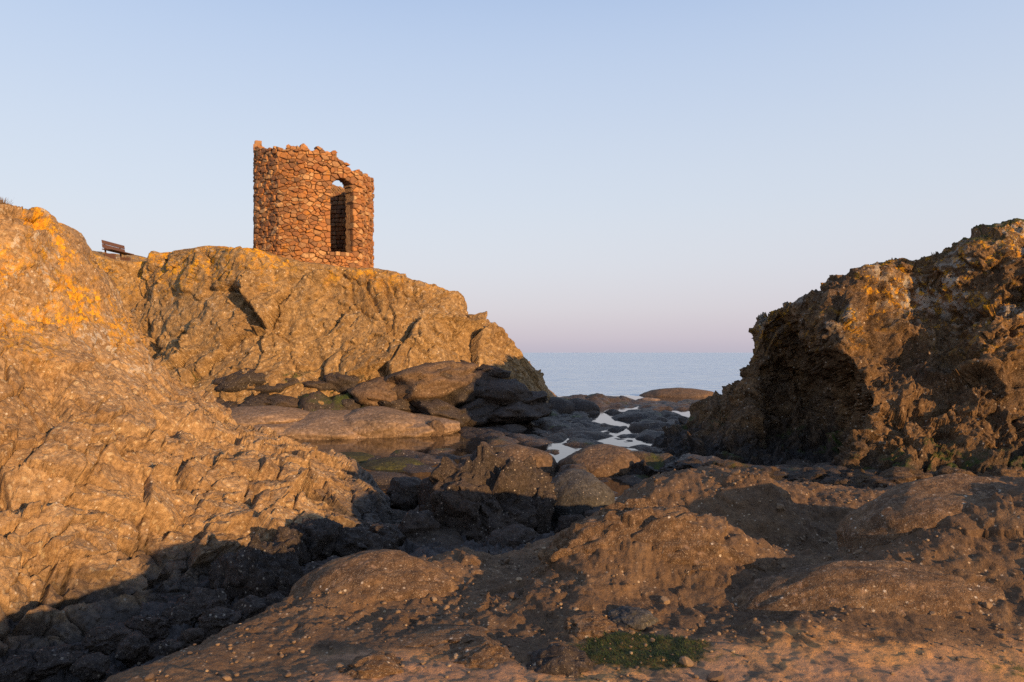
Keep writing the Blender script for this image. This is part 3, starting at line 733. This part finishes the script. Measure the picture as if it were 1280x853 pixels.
DARKP = [(300, 492, 80, 42), (345, 487, 70, 38), (395, 488, 56, 26), (432, 485, 52, 30), (470, 500, 70, 40), (520, 490, 110, 46), (565, 505, 70, 50), (600, 490, 60, 38), (630, 500, 60, 36),
         (545, 520, 60, 34), (590, 525, 80, 36), (645, 520, 70, 30), (610, 470, 40, 22), (575, 468, 36, 24), (540, 478, 50, 34), (280, 515, 60, 22), (660, 505, 40, 22), (440, 510, 40, 24), (360, 508, 60, 22), (500, 512, 50, 30)]
for i, (px, py, w, h) in enumerate(DARKP):
    d = 25.2 + (545 - py) / 60.0 * 1.6 + (px > 560) * 1.4
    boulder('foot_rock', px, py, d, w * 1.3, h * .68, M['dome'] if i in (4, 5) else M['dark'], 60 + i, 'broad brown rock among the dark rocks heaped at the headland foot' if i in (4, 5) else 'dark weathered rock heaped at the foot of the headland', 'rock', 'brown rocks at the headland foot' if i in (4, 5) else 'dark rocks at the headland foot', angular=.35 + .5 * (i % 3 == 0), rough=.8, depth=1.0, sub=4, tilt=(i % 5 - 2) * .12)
for i, (px, py, d, w, h, m, lab) in enumerate([
        (850, 507, 46, 100, 21, 'dome', 'long low brown rock lying in the open sea beyond the pools'),
        (752, 517, 40, 110, 21, 'reef', 'low dark green rounded rock at the sea edge, bordering the bright pool'),
        (812, 512, 42, 44, 14, 'pale', 'small pale sunlit rock at the sea edge beside the long low rock'),
        (800, 538, 30, 80, 22, 'reef', 'dark flat rock hump rising out of the bright pool')]):
    boulder('sea_rock', px, py, d, w, h, M[m], 90 + i, lab, 'rock', sub=5, angular=.2, rough=.5, depth=.8)
for i, (px, py, w, h) in enumerate([(650, 526, 60, 28), (690, 524, 64, 28), (725, 521, 50, 22), (626, 518, 44, 20), (668, 512, 40, 16)]):
    boulder('bank_rock', px, py, 33 + i * .4, w, h, M['dark'], 100 + i, 'dark rounded rock in the bank between the pools and the open sea', 'rock', 'rounded rocks in the sea bank', angular=.15, rough=.4)
for i, (px, py, d, w, h) in enumerate([(430, 590, 18.5, 90, 22), (490, 598, 17.5, 100, 22), (530, 590, 18.4, 70, 16), (470, 612, 15.5, 90, 20)]):
    boulder('weedy_rock', px, py, d, w, h, M['weedy'] if i != 3 else M['dark'], 110 + i, 'low flat rock covered in green weed behind the sunlit rock slope' if i != 3 else 'low bare dark rock in front of the weed covered rocks', 'rock', 'weed covered rocks' if i != 3 else None, angular=.25, rough=.5, depth=.9)
for i, (px, py, d, w, h) in enumerate([(755, 660, 11.0, 50, 24), (715, 664, 10.6, 44, 22), (790, 655, 11.2, 46, 20), (672, 660, 11, 40, 50), (520, 680, 10.2, 60, 40), (545, 640, 12, 60, 50), (510, 630, 13, 70, 36), (640, 690, 9.6, 70, 30)]):
    boulder('channel_rock', px, py, d, w, h, M['dark'], 120 + i, 'small dark rock in the channel around the rugged rock', 'rock', 'small channel rocks', angular=.7)
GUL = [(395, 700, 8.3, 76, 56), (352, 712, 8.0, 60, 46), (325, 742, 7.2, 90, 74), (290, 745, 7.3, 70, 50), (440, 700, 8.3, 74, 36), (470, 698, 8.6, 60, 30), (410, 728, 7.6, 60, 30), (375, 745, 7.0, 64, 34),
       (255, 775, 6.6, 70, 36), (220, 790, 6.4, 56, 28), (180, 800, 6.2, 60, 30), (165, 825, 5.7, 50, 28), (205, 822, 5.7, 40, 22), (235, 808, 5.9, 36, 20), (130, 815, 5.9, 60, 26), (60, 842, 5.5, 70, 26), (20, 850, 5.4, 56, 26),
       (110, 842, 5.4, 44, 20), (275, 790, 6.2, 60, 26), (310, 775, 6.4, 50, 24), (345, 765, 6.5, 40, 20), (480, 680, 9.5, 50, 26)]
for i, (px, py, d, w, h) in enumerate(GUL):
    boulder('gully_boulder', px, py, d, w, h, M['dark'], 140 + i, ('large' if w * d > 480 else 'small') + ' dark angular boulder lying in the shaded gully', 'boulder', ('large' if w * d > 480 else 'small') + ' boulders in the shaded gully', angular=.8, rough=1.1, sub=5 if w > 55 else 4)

for i, (px, py, d, w, h, m) in enumerate([(605, 842, 3.75, 120, 34, 'mound'), (700, 850, 3.65, 90, 34, 'dark'), (560, 812, 4.0, 130, 16, 'mound'), (470, 850, 3.6, 110, 26, 'mound'), (790, 778, 4.25, 60, 14, 'grey'), (740, 792, 4.1, 80, 18, 'mound')]):
    boulder('low_rock', px, py, d, w, h, M[m], 180 + i, {1: 'low dark rock in the sand in front of the green weed', 4: 'small grey rock slab at the foot of the mound behind the green weed'}.get(i, 'low worn brown rock showing through the sand in front of the mounds'), 'rock', None if i in (1, 4) else 'low rocks in the sand', angular=.35, rough=.7, sub=5, depth=.8, sink=.5)
boulder('ridge_rock', 462, 786, 4.9, 215, 84, M['mound'], 191, 'smooth brown rock hump with a shaded undercut on the ridge beside the gully', 'rock', sub=6, angular=.2, rough=.55, depth=.75, sink=.4, tilt=-.12)
boulder('rock_mound', 1242, 722, 5.0, 330, 112, M['mound'], 195, 'large sunlit pebbly brown mound beside the shaded hollow', 'rock', sub=6, angular=.3, rough=.75, depth=.6, sink=.4)
boulder('rock_mound', 1120, 812, 4.35, 420, 96, M['mound'], 197, 'broad low brown rock mass between the shaded hollow and the sand', 'rock', sub=6, angular=.3, rough=.75, depth=.38, sink=.45, tilt=-.06)
boulder('rock_mound', 812, 770, 5.0, 300, 124, M['mound'], 199, 'tall pebbly brown hump behind the green weed', 'rock', sub=6, angular=.35, rough=.75, depth=.5, sink=.4)
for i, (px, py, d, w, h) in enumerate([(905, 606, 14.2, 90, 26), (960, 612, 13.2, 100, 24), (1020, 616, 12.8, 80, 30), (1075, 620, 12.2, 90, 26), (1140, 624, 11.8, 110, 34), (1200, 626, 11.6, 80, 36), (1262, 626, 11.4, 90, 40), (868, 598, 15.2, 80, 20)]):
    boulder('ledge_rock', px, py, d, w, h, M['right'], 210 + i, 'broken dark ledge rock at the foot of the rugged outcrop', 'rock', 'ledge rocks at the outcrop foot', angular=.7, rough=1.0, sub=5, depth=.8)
# ------------------------------------------------------------------ tower
def build_tower():
    cx, cy, cz = P(392, 330, 31.4)
    base = 5.6
    PX = 31.4 / F     # metres per pixel at the tower
    # plan, counter-clockwise seen from above, relative to the middle
    plan = [(-2.62, 0.15), (-1.98, -1.55), (-0.75, -2.4), (0.3, -2.5), (1.75, -1.6), (2.3, -1.0), (2.46, 0.1), (2.35, 1.2), (1.5, 2.2), (0, 2.5), (-1.5, 2.1), (-2.5, 1.2)]
    pl = np.array(plan + [plan[0]])
    seg = np.linalg.norm(np.diff(pl, axis=0), axis=1); cum = np.r_[0, np.cumsum(seg)]; L = cum[-1]
    def at(s, off=0.0):
        s = s % L; i = min(int(np.searchsorted(cum, s, 'right') - 1), len(seg) - 1); f = (s - cum[i]) / seg[i]
        a, b = pl[i], pl[i + 1]; tdir = (b - a) / seg[i]; nrm = np.array([tdir[1], -tdir[0]])
        # smooth the normal near the corners a little
        p = a + (b - a) * f
        return p + nrm * off, tdir, nrm
    root = bpy.data.objects.new('ruined_tower', None); COL.objects.link(root); root.location = (cx, cy, base)
    tag(root, 'ruined red sandstone rubble tower with an arched opening on the headland', 'tower')
    TH = 0.48
    # helper: pixel column -> s on the visible side
    ss = np.linspace(0, L, 2000); pts = np.array([at(s)[0] for s in ss]); wx = pts[:, 0] + cx; wy = pts[:, 1] + cy
    pxs = 640 + F * wx / wy; vis = np.array([at(s)[2] @ np.array([-(pt[0] + cx), -(pt[1] + cy)]) > 0 for s, pt in zip(ss, pts)])
    dist = wy
    def s_of_px(px):
        k = np.where(vis)[0]; return ss[k[np.argmin(np.abs(pxs[k] - px))]]
    # ragged top: pixel row of the wall head along the visible side, lower behind
    tops = [(316, 186), (322, 184), (327, 186), (345, 185), (356, 183), (374, 180), (390, 184), (402, 188), (412, 187), (420, 190), (428, 197), (436, 207), (446, 214), (456, 219), (466, 226)]
    ts = np.array([s_of_px(q[0]) for q in tops]); tz = []
    for q, s in zip(tops, ts):
        p, _, _ = at(s); tz.append(EYE + (HOR - q[1]) / F * (p[1] + cy) - base)
    tz = np.array(tz); order = np.argsort(ts)
    s_vis0, s_vis1 = ts.min(), ts.max()
    def top(s):
        s = s % L
        if s_vis0 <= s <= s_vis1: b = np.interp(s, ts[order], tz[order])
        else:
            u = ((s - s_vis1) % L) / (L - (s_vis1 - s_vis0))
            b = np.interp(u, [0, .15, .4, .65, .85, 1], [tz[order][-1], 4.8, 5.0, 5.05, 5.2, tz[order][0]])
        return b + 0.10 * math.sin(s * 7.1) * math.sin(s * 3.3 + 1)
    # arched opening
    sw0, sw1 = s_of_px(413.5), s_of_px(441.5); swc = (sw0 + sw1) / 2; hw = (sw1 - sw0) / 2
    pc = at(swc)[0]; dwc = pc[1] + cy
    zsill = EYE + (HOR - 315) / F * dwc - base; zap = EYE + (HOR - 223) / F * dwc - base
    zspr = zap - hw * 1.15
    def in_window(s, z, grow=0.0):
        ds = abs((s - swc + L / 2) % L - L / 2); w = hw + grow
        if z < zsill - grow or ds > w: return False
        if z <= zspr: return True
        e = (zap + grow - zspr)
        return (ds / w) ** 2 + ((z - zspr) / e) ** 2 < 1 if ds < w else False
    # a second opening on the far side (its head is open to the sky)
    # ---- core
    ds_ = 0.07; ns = int(L / ds_); dz_ = 0.07; nz = int(6.2 / dz_)
    keep = np.zeros((ns, nz), bool)
    for i in range(ns):
        s = (i + .5) * L / ns; tp = top(s) - 0.10
        for j in range(nz):
            z = (j + .5) * dz_
            keep[i, j] = z < tp and not in_window(s, z, 0.02)
    vid = {}; V = []; Fc = []
    def vert(i, j, inner):
        key = (i % ns, j, inner)
        if key not in vid:
            p, _, nr = at((i % ns) * L / ns, 0.0)
            c = p * (1 - (TH if inner else 0.07) / np.linalg.norm(p))
            rr = 0.03 * math.sin(i * 1.7 + j * 2.3) * math.sin(j * 0.9 + i)
            c = c * (1 + (rr if inner else rr * 0.3))
            vid[key] = len(V); V.append((c[0], c[1], j * dz_))
        return vid[key]
    for i in range(ns):
        for j in range(nz):
            if not keep[i, j]: continue
            a = [vert(i, j, 0), vert(i + 1, j, 0), vert(i + 1, j + 1, 0), vert(i, j + 1, 0)]
            b = [vert(i, j, 1), vert(i + 1, j, 1), vert(i + 1, j + 1, 1), vert(i, j + 1, 1)]
            Fc.append(a); Fc.append(b[::-1])
            if not keep[(i + 1) % ns, j]: Fc.append([a[1], b[1], b[2], a[2]])
            if not keep[i - 1, j]: Fc.append([a[0], a[3], b[3], b[0]])
            if j + 1 >= nz or not keep[i, j + 1]: Fc.append([a[3], a[2], b[2], b[3]])
            if j == 0: Fc.append([a[0], b[0], b[1], a[1]])
    link('wall_core', mesh_np('wall_core', np.array(V), np.array(Fc), False), M['mortar'], root)
    # ---- shared blocks for the inner face
    def stone_mesh(seed, n=None):
        r_ = random.Random(seed); bm = bmesh.new(); bmesh.ops.create_cube(bm, size=1.0)
        for v in bm.verts:
            v.co.x *= 1 + r_.uniform(-.22, .06); v.co.z *= 1 + r_.uniform(-.25, .06); v.co.y *= 1 + r_.uniform(-.2, .1)
        bmesh.ops.bevel(bm, geom=list(bm.edges), offset=r_.uniform(.07, .15), segments=1, affect='EDGES', profile=.6)
        me = bpy.data.meshes.new('stone'); bm.to_mesh(me); bm.free(); return me
    SM = [stone_mesh(900 + k) for k in range(12)]
    r_ = random.Random(4)
    AZ = 1.5          # stones lie a little wider than high
    seeds = []         # s, z*AZ, weight, kind (0 stone, 1 jamb, 2 arch, -1 nothing there)
    e_ = zap - zspr
    for side in (-1, 1):
        zz = zsill - 0.02
        while zz < zspr - .02:
            hh = r_.uniform(.11, .34); dl = r_.uniform(.07, .19)
            seeds.append((swc + side * (hw + dl), (zz + hh / 2) * AZ, 0, 1)); seeds.append((swc + side * (hw - dl), (zz + hh / 2) * AZ, 0, -1)); zz += hh
    na = 10
    for k in range(na):
        th = math.pi * (k + .5) / na; ca, sa = math.cos(th), math.sin(th)
        for dl, kd in ((.13, 2), (-.13, -1)):
            seeds.append((swc + ca * (hw + dl), (zspr + sa * (e_ + dl)) * AZ, 0, kd))
    for k in range(5):   # sill
        ds0 = (k - 2) / 2 * hw * .85
        for dl, kd in ((.1, -1), (-.1, 1)): seeds.append((swc + ds0, (zsill + dl) * AZ, 0, kd))
    for k in range(9):
        seeds.append((swc + r_.uniform(-.3, .3) * hw, (zsill + .3 + k * (zspr - zsill) / 9) * AZ, 0, -1))
    fixed = [(a, b) for a, b, _, _ in seeds]
    cell = .165
    zc_ = -0.2
    while zc_ < 6.1 * AZ:
        sc0 = r_.uniform(0, cell)
        while sc0 < L + sc0 * 0:
            a = sc0 + r_.uniform(-.42, .42) * cell; b = zc_ + r_.uniform(-.42, .42) * cell
            if all((a - u) ** 2 + (b - v) ** 2 > .15 ** 2 for u, v in fixed) and not in_window(a, b / AZ, .12) and r_.random() < .84:
                big = r_.random()
                seeds.append((a, b, .02 if big > .85 else (-.012 if big < .3 else 0.0), 0))
            sc0 += cell
        zc_ += cell
    SA = np.array([(q[0], q[1]) for q in seeds]); SW = np.array([q[2] for q in seeds])
    def clip(poly, nx, ny, c):
        out = []
        for k in range(len(poly)):
            p, q = poly[k], poly[(k + 1) % len(poly)]
            dp, dq = p[0] * nx + p[1] * ny - c, q[0] * nx + q[1] * ny - c
            if dp <= 0: out.append(p)
            if (dp < 0 < dq) or (dq < 0 < dp):
                f = dp / (dp - dq); out.append((p[0] + (q[0] - p[0]) * f, p[1] + (q[1] - p[1]) * f))
        return out
    def shrink(poly, d):
        n = len(poly); cxp = sum(p[0] for p in poly) / n; cyp = sum(p[1] for p in poly) / n
        out = poly
        for k in range(n):
            p, q = poly[k], poly[(k + 1) % n]; ex, ey = q[0] - p[0], q[1] - p[1]; l = math.hypot(ex, ey)
            if l < 1e-6: continue
            nx, ny = ey / l, -ex / l
            if (cxp - p[0]) * nx + (cyp - p[1]) * ny > 0: nx, ny = -nx, -ny
            out = clip(out, nx, ny, p[0] * nx + p[1] * ny - d)
            if len(out) < 3: return None
        return out
    n_made = []
    for k, (a, b, wgt_, kd) in enumerate(seeds):
        if kd < 0: continue
        z0 = b / AZ
        if z0 > top(a) - .02 + r_.uniform(-.05, .05): continue
        if z0 < -.05: continue
        poly = [(-.45, -.45), (.45, -.45), (.45, .45), (-.45, .45)]
        dx = SA[:, 0] - a; dx = (dx + L / 2) % L - L / 2; dy = SA[:, 1] - b; dd = dx * dx + dy * dy
        for m in np.argsort(dd)[1:28]:
            if dd[m] < 1e-8: continue
            poly = clip(poly, dx[m], dy[m], (dd[m] + wgt_ - SW[m]) / 2)
            if len(poly) < 3: break
        if len(poly) < 3: continue
        poly = [(u, v / AZ) for u, v in poly]
        # merge tiny edges
        pp = []
        for q in poly:
            if not pp or math.hypot(q[0] - pp[-1][0], q[1] - pp[-1][1]) > .025: pp.append(q)
        if len(pp) < 3: continue
        o1 = shrink(pp, .003); o2 = shrink(pp, .032)
        if not o1 or not o2: continue
        def even(pl_, n):
            # resample to n points so that rings join
            pts_ = pl_ + [pl_[0]]; ls = [math.hypot(pts_[q + 1][0] - pts_[q][0], pts_[q + 1][1] - pts_[q][1]) for q in range(len(pl_))]
            return pts_, ls
        dep = .47 if kd else r_.uniform(.2, .3)
        outp = r_.uniform(-.045, .06)
        cu = sum(q[0] for q in o1) / len(o1); cv = sum(q[1] for q in o1) / len(o1)
        ring1 = o1; fac = r_.uniform(.78, .9)
        ring2 = [(cu + (q[0] - cu) * fac + r_.uniform(-.006, .006), cv + (q[1] - cv) * fac + r_.uniform(-.006, .006)) for q in o1]
        ring0 = [(cu + (q[0] - cu) * 1.0, cv + (q[1] - cv) * 1.0) for q in o1]
        p0, td0, nr0 = at(a)
        org = np.array([p0[0], p0[1], z0])
        V_, n_ = [], len(o1)
        for ring, off in ((ring0, -dep), (ring1, outp - .035), (ring2, outp + .012)):
            for (u, v) in ring:
                p, _, _ = at(a + u, 0.0); nm_ = nr0
                w_ = p + nm_ * (off + (r_.uniform(-.008, .008) if off > -.1 else 0)); V_.append((w_[0] - org[0], w_[1] - org[1], v))
        ce, _, _ = at(a + cu, 0.0); w_ = ce + nr0 * (outp + .02); V_.append((w_[0] - org[0], w_[1] - org[1], cv))
        F_ = []
        for q in range(n_):
            r2 = (q + 1) % n_
            F_ += [(q, r2, n_ + r2, n_ + q), (n_ + q, n_ + r2, 2 * n_ + r2, 2 * n_ + q), (2 * n_ + q, 2 * n_ + r2, 3 * n_)]
        F_.append(tuple(range(n_))[::-1])
        ar = 0.5 * abs(sum(o1[q][0] * o1[(q + 1) % n_][1] - o1[(q + 1) % n_][0] * o1[q][1] for q in range(n_)))
        vd = np.array([p0[0] + cx, p0[1] + cy]); face = max(0, -(nr0 @ vd) / np.linalg.norm(vd))
        n_made.append((face * ar + (1 if kd and face > 0 else 0), org, V_, F_, ('stone', 'jamb_stone', 'arch_stone')[kd], face))
    n_made.sort(key=lambda q: -q[0])
    rest_v, rest_f = [], []; vo = 0; n_ind = 0
    for (sz, org, V_, F_, nm, face) in n_made:
        if n_ind < 298 and face > 0:
            me = bpy.data.meshes.new(nm); me.from_pydata(V_, [], F_); me.update(); me.materials.append(M['stone'])
            o = bpy.data.objects.new(nm, me); COL.objects.link(o); o.parent = root; o.location = org; n_ind += 1
        else:
            rest_v += [tuple(np.array(v) + org) for v in V_]; rest_f += [[q + vo for q in f] for f in F_]; vo += len(V_)
    # inner facing stones, seen through the arch
    for zi in np.arange(.3, 4.6, .2):
        s = r_.uniform(0, .3)
        while s < L:
            w = r_.uniform(.16, .4); a = s + w / 2; s += w
            if zi > top(a) - .1 or in_window(a, zi, .2): continue
            p, td, nr = at(a); q = p * (1 - (TH + .0) / np.linalg.norm(p))
            mx = Matrix(((td[0], nr[0], 0, q[0]), (td[1], nr[1], 0, q[1]), (0, 0, 1, zi), (0, 0, 0, 1))) @ Matrix.Diagonal((w * .86, .2 + r_.uniform(-.05, .05), .2, 1))
            me = SM[r_.randrange(len(SM))]
            for v in me.vertices: rest_v.append(mx @ v.co)
            for p_ in me.polygons: rest_f.append([c + vo for c in p_.vertices])
            vo += len(me.vertices)
    me = bpy.data.meshes.new('rubble'); me.from_pydata(rest_v, [], rest_f); me.update()
    o = link('rubble', me, M['stone'], root); tag(o, kind='stuff')

t = NT('sandstone_rubble')
oi = t.n.new('ShaderNodeObjectInfo'); gi = t.n.new('ShaderNodeNewGeometry')
rr = t.math('FRACT', t.math('ADD', oi.outputs['Random'], t.math('MULTIPLY', gi.outputs['Random Per Island'], 7.31)))
ramp = t.n.new('ShaderNodeValToRGB'); ramp.color_ramp.interpolation = 'CONSTANT'
pal = [(0.34, 0.155, 0.06), (0.26, 0.11, 0.048), (0.40, 0.20, 0.085), (0.30, 0.13, 0.05), (0.44, 0.27, 0.135), (0.21, 0.10, 0.05), (0.38, 0.165, 0.055), (0.32, 0.18, 0.09), (0.17, 0.09, 0.05)]
while len(ramp.color_ramp.elements) < len(pal): ramp.color_ramp.elements.new(.5)
for k, (e, c) in enumerate(zip(ramp.color_ramp.elements, pal)): e.position = k / len(pal); e.color = c + (1,)
t.l.new(rr, ramp.inputs["Fac"])
c = t.mix(t.rng(t.noise(9, 6, .65), .35, .7, 0, .6), ramp.outputs['Color'], (0.22, 0.12, 0.065, 1))
c = t.mix(t.rng(t.noise(2.1, 5, .7, .3, 12), .60, .68, 0, .6), c, (0.42, 0.17, 0.02, 1))
M['stone'] = t.out(c, .92, t.bump(t.noise(24, 6, .7), .7, .04), .15)
t = NT('lime_mortar')
c = t.mix(t.rng(t.noise(6, 6, .7), .35, .65), (0.20, 0.115, 0.062, 1), (0.30, 0.185, 0.10, 1))
M['mortar'] = t.out(c, .95, t.bump(t.noise(18, 6, .7), .9, .06), .1)
build_tower()

# ------------------------------------------------------------------ bench on the saddle
def box_mesh(name, sx, sy, sz, bev=0.006):
    bm = bmesh.new(); bmesh.ops.create_cube(bm, size=1.0)
    for v in bm.verts: v.co = Vector((v.co.x * sx, v.co.y * sy, v.co.z * sz))
    bmesh.ops.bevel(bm, geom=list(bm.edges), offset=bev, segments=1, affect='EDGES')
    me = bpy.data.meshes.new(name); bm.to_mesh(me); bm.free(); return me
t = NT('weathered_bench_wood')
mp = t.n.new('ShaderNodeMapping'); mp.inputs['Scale'].default_value = (14, 1.5, 14); t.l.new(t.pos, mp.inputs[0])
c = t.mix(t.rng(t.noise(3, 5, .6, .3, 0, mp.outputs[0]), .3, .7), (0.13, 0.065, 0.045, 1), (0.085, 0.043, 0.032, 1))
M['wood'] = t.out(c, .7, t.bump(t.noise(8, 5, .6, 0, 0, mp.outputs[0]), .4, .01), .3)
bA, bB = Vector(P(128, 300, 31.9)), Vector(P(156, 307.5, 33.5))
bench = bpy.data.objects.new('park_bench', None); COL.objects.link(bench)
dirv = (bB - bA); Lb = dirv.length; dirv.normalize()
yaw = math.atan2(dirv.y, dirv.x)
mid = (bA + bB) / 2
bench.location = (mid.x, mid.y, mid.z - 0.84)
bench.rotation_euler = (0, -math.asin(dirv.z), yaw)      # local x along the bench, local -y towards the sea
tag(bench, 'dark brown wooden bench on the saddle left of the tower, seen from behind'.replace(' left of', ' beside'), 'bench')
def part(name, size, loc, rx=0.0):
    me = box_mesh(name, *size); o = link(name, me, M['wood'], bench); o.location = loc; o.rotation_euler = (rx, 0, 0); return o
for k in range(2):
    part('backrest_plank', (Lb, 0.035, 0.165), (0, 0.03 - 0.02 * (1 - k), 0.58 + 0.18 * k), R(-10))
for k in range(3):
    part('seat_plank', (Lb + 0.04, 0.145, 0.04), (0, -0.05 - 0.16 * k, 0.43))
for sx in (-1, 1):
    part('leg', (0.09, 0.40, 0.41), (sx * Lb * 0.34, -0.22, 0.205 - 0.15))
    part('back_post', (0.07, 0.05, 0.78), (sx * Lb * 0.34, 0.045, 0.42), R(-7))

# ------------------------------------------------------------------ dry grass tuft on the crest of the slope
def tuft(name, base, n, h, spread, mat, label, cat, seed):
    r_ = random.Random(seed); V, Fq = [], []
    for k in range(n):
        a = r_.uniform(0, 2 * math.pi); rad = abs(r_.gauss(0, spread * .5)); bx, by = math.cos(a) * rad, math.sin(a) * rad * .7
        hh = h * r_.uniform(.5, 1.1); lean = r_.uniform(.05, .5) * hh; la = a + r_.uniform(-.6, .6); w = .003 * r_.uniform(.7, 1.4)
        i0 = len(V)
        for q, ww in ((0, 1), (.45, .8), (.8, .5), (1, .1)):
            x = bx + math.cos(la) * lean * q * q; y = by + math.sin(la) * lean * q * q; z = hh * q - .1 * lean * q * q
            ca, sa = math.cos(la + 1.57), math.sin(la + 1.57)
            V += [(x - ca * w * ww, y - sa * w * ww, z), (x + ca * w * ww, y + sa * w * ww, z)]
        for q in range(3): Fq.append((i0 + 2 * q, i0 + 2 * q + 1, i0 + 2 * q + 3, i0 + 2 * q + 2))
    me = bpy.data.meshes.new(name); me.from_pydata(V, [], Fq); me.update()
    o = link(name, me, mat); o.location = base; return tag(o, label, cat)
t = NT('dry_grass'); M['dry'] = t.out(t.mix(t.rng(t.noise(30, 3), .35, .65), (0.16, 0.10, 0.04, 1), (0.09, 0.055, 0.025, 1)), .9)
t = NT('green_weed'); M['weed'] = t.out(t.mix(t.rng(t.noise(14, 3), .35, .65), (0.05, 0.065, 0.012, 1), (0.025, 0.04, 0.01, 1)), .7)
tx, ty, tz_ = P(-6, 262, 9.8)
tuft('grass_tuft', (tx, ty + .1, tz_ - 0.02), 420, 0.20, 0.10, M['dry'], 'clump of dry brown grass on top of the sunlit slope', 'grass tuft', 5)

# ------------------------------------------------------------------ pebbles set in the mounds
def peb_mesh(seed, sub):
    bm = bmesh.new(); bmesh.ops.create_icosphere(bm, subdivisions=sub, radius=1.0); r_ = random.Random(seed)
    pl_ = [(Vector((r_.gauss(0, 1), r_.gauss(0, 1), r_.gauss(0, 1))).normalized(), r_.uniform(.55, .85)) for _ in range(7)]
    for v in bm.verts:
        for nrm, hh in pl_:
            e = v.co.dot(nrm) - hh
            if e > 0: v.co -= nrm * e
    me = bpy.data.meshes.new('pebble'); bm.to_mesh(me); bm.free(); me.materials.append(M['pebble']); return me
shore = bpy.data.objects['shore']
sv = SHORE.reshape(-1, 3); sn = -normals(SHORE).reshape(-1, 3)
pxv = 640 + F * sv[:, 0] / np.maximum(sv[:, 1], .1); pyv = HOR - F * (sv[:, 2] - EYE) / np.maximum(sv[:, 1], .1)
ok = (sv[:, 1] > 3.2) & (sv[:, 1] < 8.5) & (pxv > -20) & (pxv < 1300) & (pyv < 870) & (sv[:, 2] > 0.75)
clump = vnoise(sv / 0.55, 801) + 0.5 * vnoise(sv / 0.2, 802)
idx = np.where(ok & (clump > -0.15))[0]
wgt = (sv[idx, 1] ** 2) * (0.4 + np.clip(clump[idx] + .2, 0, 1)); wgt /= wgt.sum()
PM = [peb_mesh(820 + k, 2) for k in range(10)]; PS = [peb_mesh(840 + k, 1) for k in range(10)]
for i in rng.choice(idx, 260, replace=False, p=wgt):
    o = bpy.data.objects.new('stone', PM[rng.integers(10)]); COL.objects.link(o); o.parent = shore
    r0 = rng.uniform(.011, .024) * (1.6 if rng.random() < .12 else 1); o.location = sv[i] + sn[i] * r0 * .25
    o.scale = (r0 * rng.uniform(.9, 1.5), r0, r0 * rng.uniform(.55, .9)); o.rotation_euler = (rng.uniform(-.5, .5), rng.uniform(-.5, .5), rng.uniform(0, 6))
gv, gf, vo = [], [], 0
base = [(np.array([v.co for v in m.vertices]), np.array([p.vertices for p in m.polygons])) for m in PS]
for i in rng.choice(idx, 2200, replace=False, p=wgt):
    v, f = base[rng.integers(10)]; r0 = .004 + .012 * rng.random() ** 2; a = rng.uniform(0, 6.28); ca, sa = math.cos(a), math.sin(a)
    q = v * np.array([r0 * rng.uniform(.9, 1.5), r0, r0 * .75]); q = q @ np.array([[ca, -sa, 0], [sa, ca, 0], [0, 0, 1]])
    gv.append(q + sv[i] + sn[i] * r0 * .3); gf.append(f + vo); vo += len(v)
o = link('gravel', mesh_np('gravel', np.concatenate(gv), np.concatenate(gf)), M['pebble'], shore); tag(o, kind='stuff')

# ------------------------------------------------------------------ green weed lying on the sand in front of the mounds
wi = np.where((((sv[:, 0] - 0.70) / 0.36) ** 2 + ((sv[:, 1] - 3.85) / 0.22) ** 2 + 0.5 * vnoise(sv / 0.12, 861)) < 0.9)[0]
V, Fq = [], []
for i in rng.choice(wi, 2600, replace=True):
    b0 = sv[i] + np.array([rng.uniform(-.006, .006), rng.uniform(-.01, .01), -.002]); a = rng.uniform(0, 6.28); l = rng.uniform(.012, .035); w = .0016
    dx, dy = math.cos(a), math.sin(a); i0 = len(V)
    for q, h_ in ((0, 0), (.5, .55), (1, .5)):
        c0 = b0 + np.array([dx * l * q, dy * l * q, l * h_ * .8]); ww = w * (1.2 - q)
        V += [tuple(c0 + np.array([-dy * ww, dx * ww, 0])), tuple(c0 + np.array([dy * ww, -dx * ww, 0]))]
    Fq += [(i0, i0 + 1, i0 + 3, i0 + 2), (i0 + 2, i0 + 3, i0 + 5, i0 + 4)]
me = bpy.data.meshes.new('seaweed'); me.from_pydata(V, [], Fq); me.update()
tag(link('seaweed', me, M['weed']), 'patch of short green weed on the sand in front of the mounds', 'seaweed', kind='stuff')
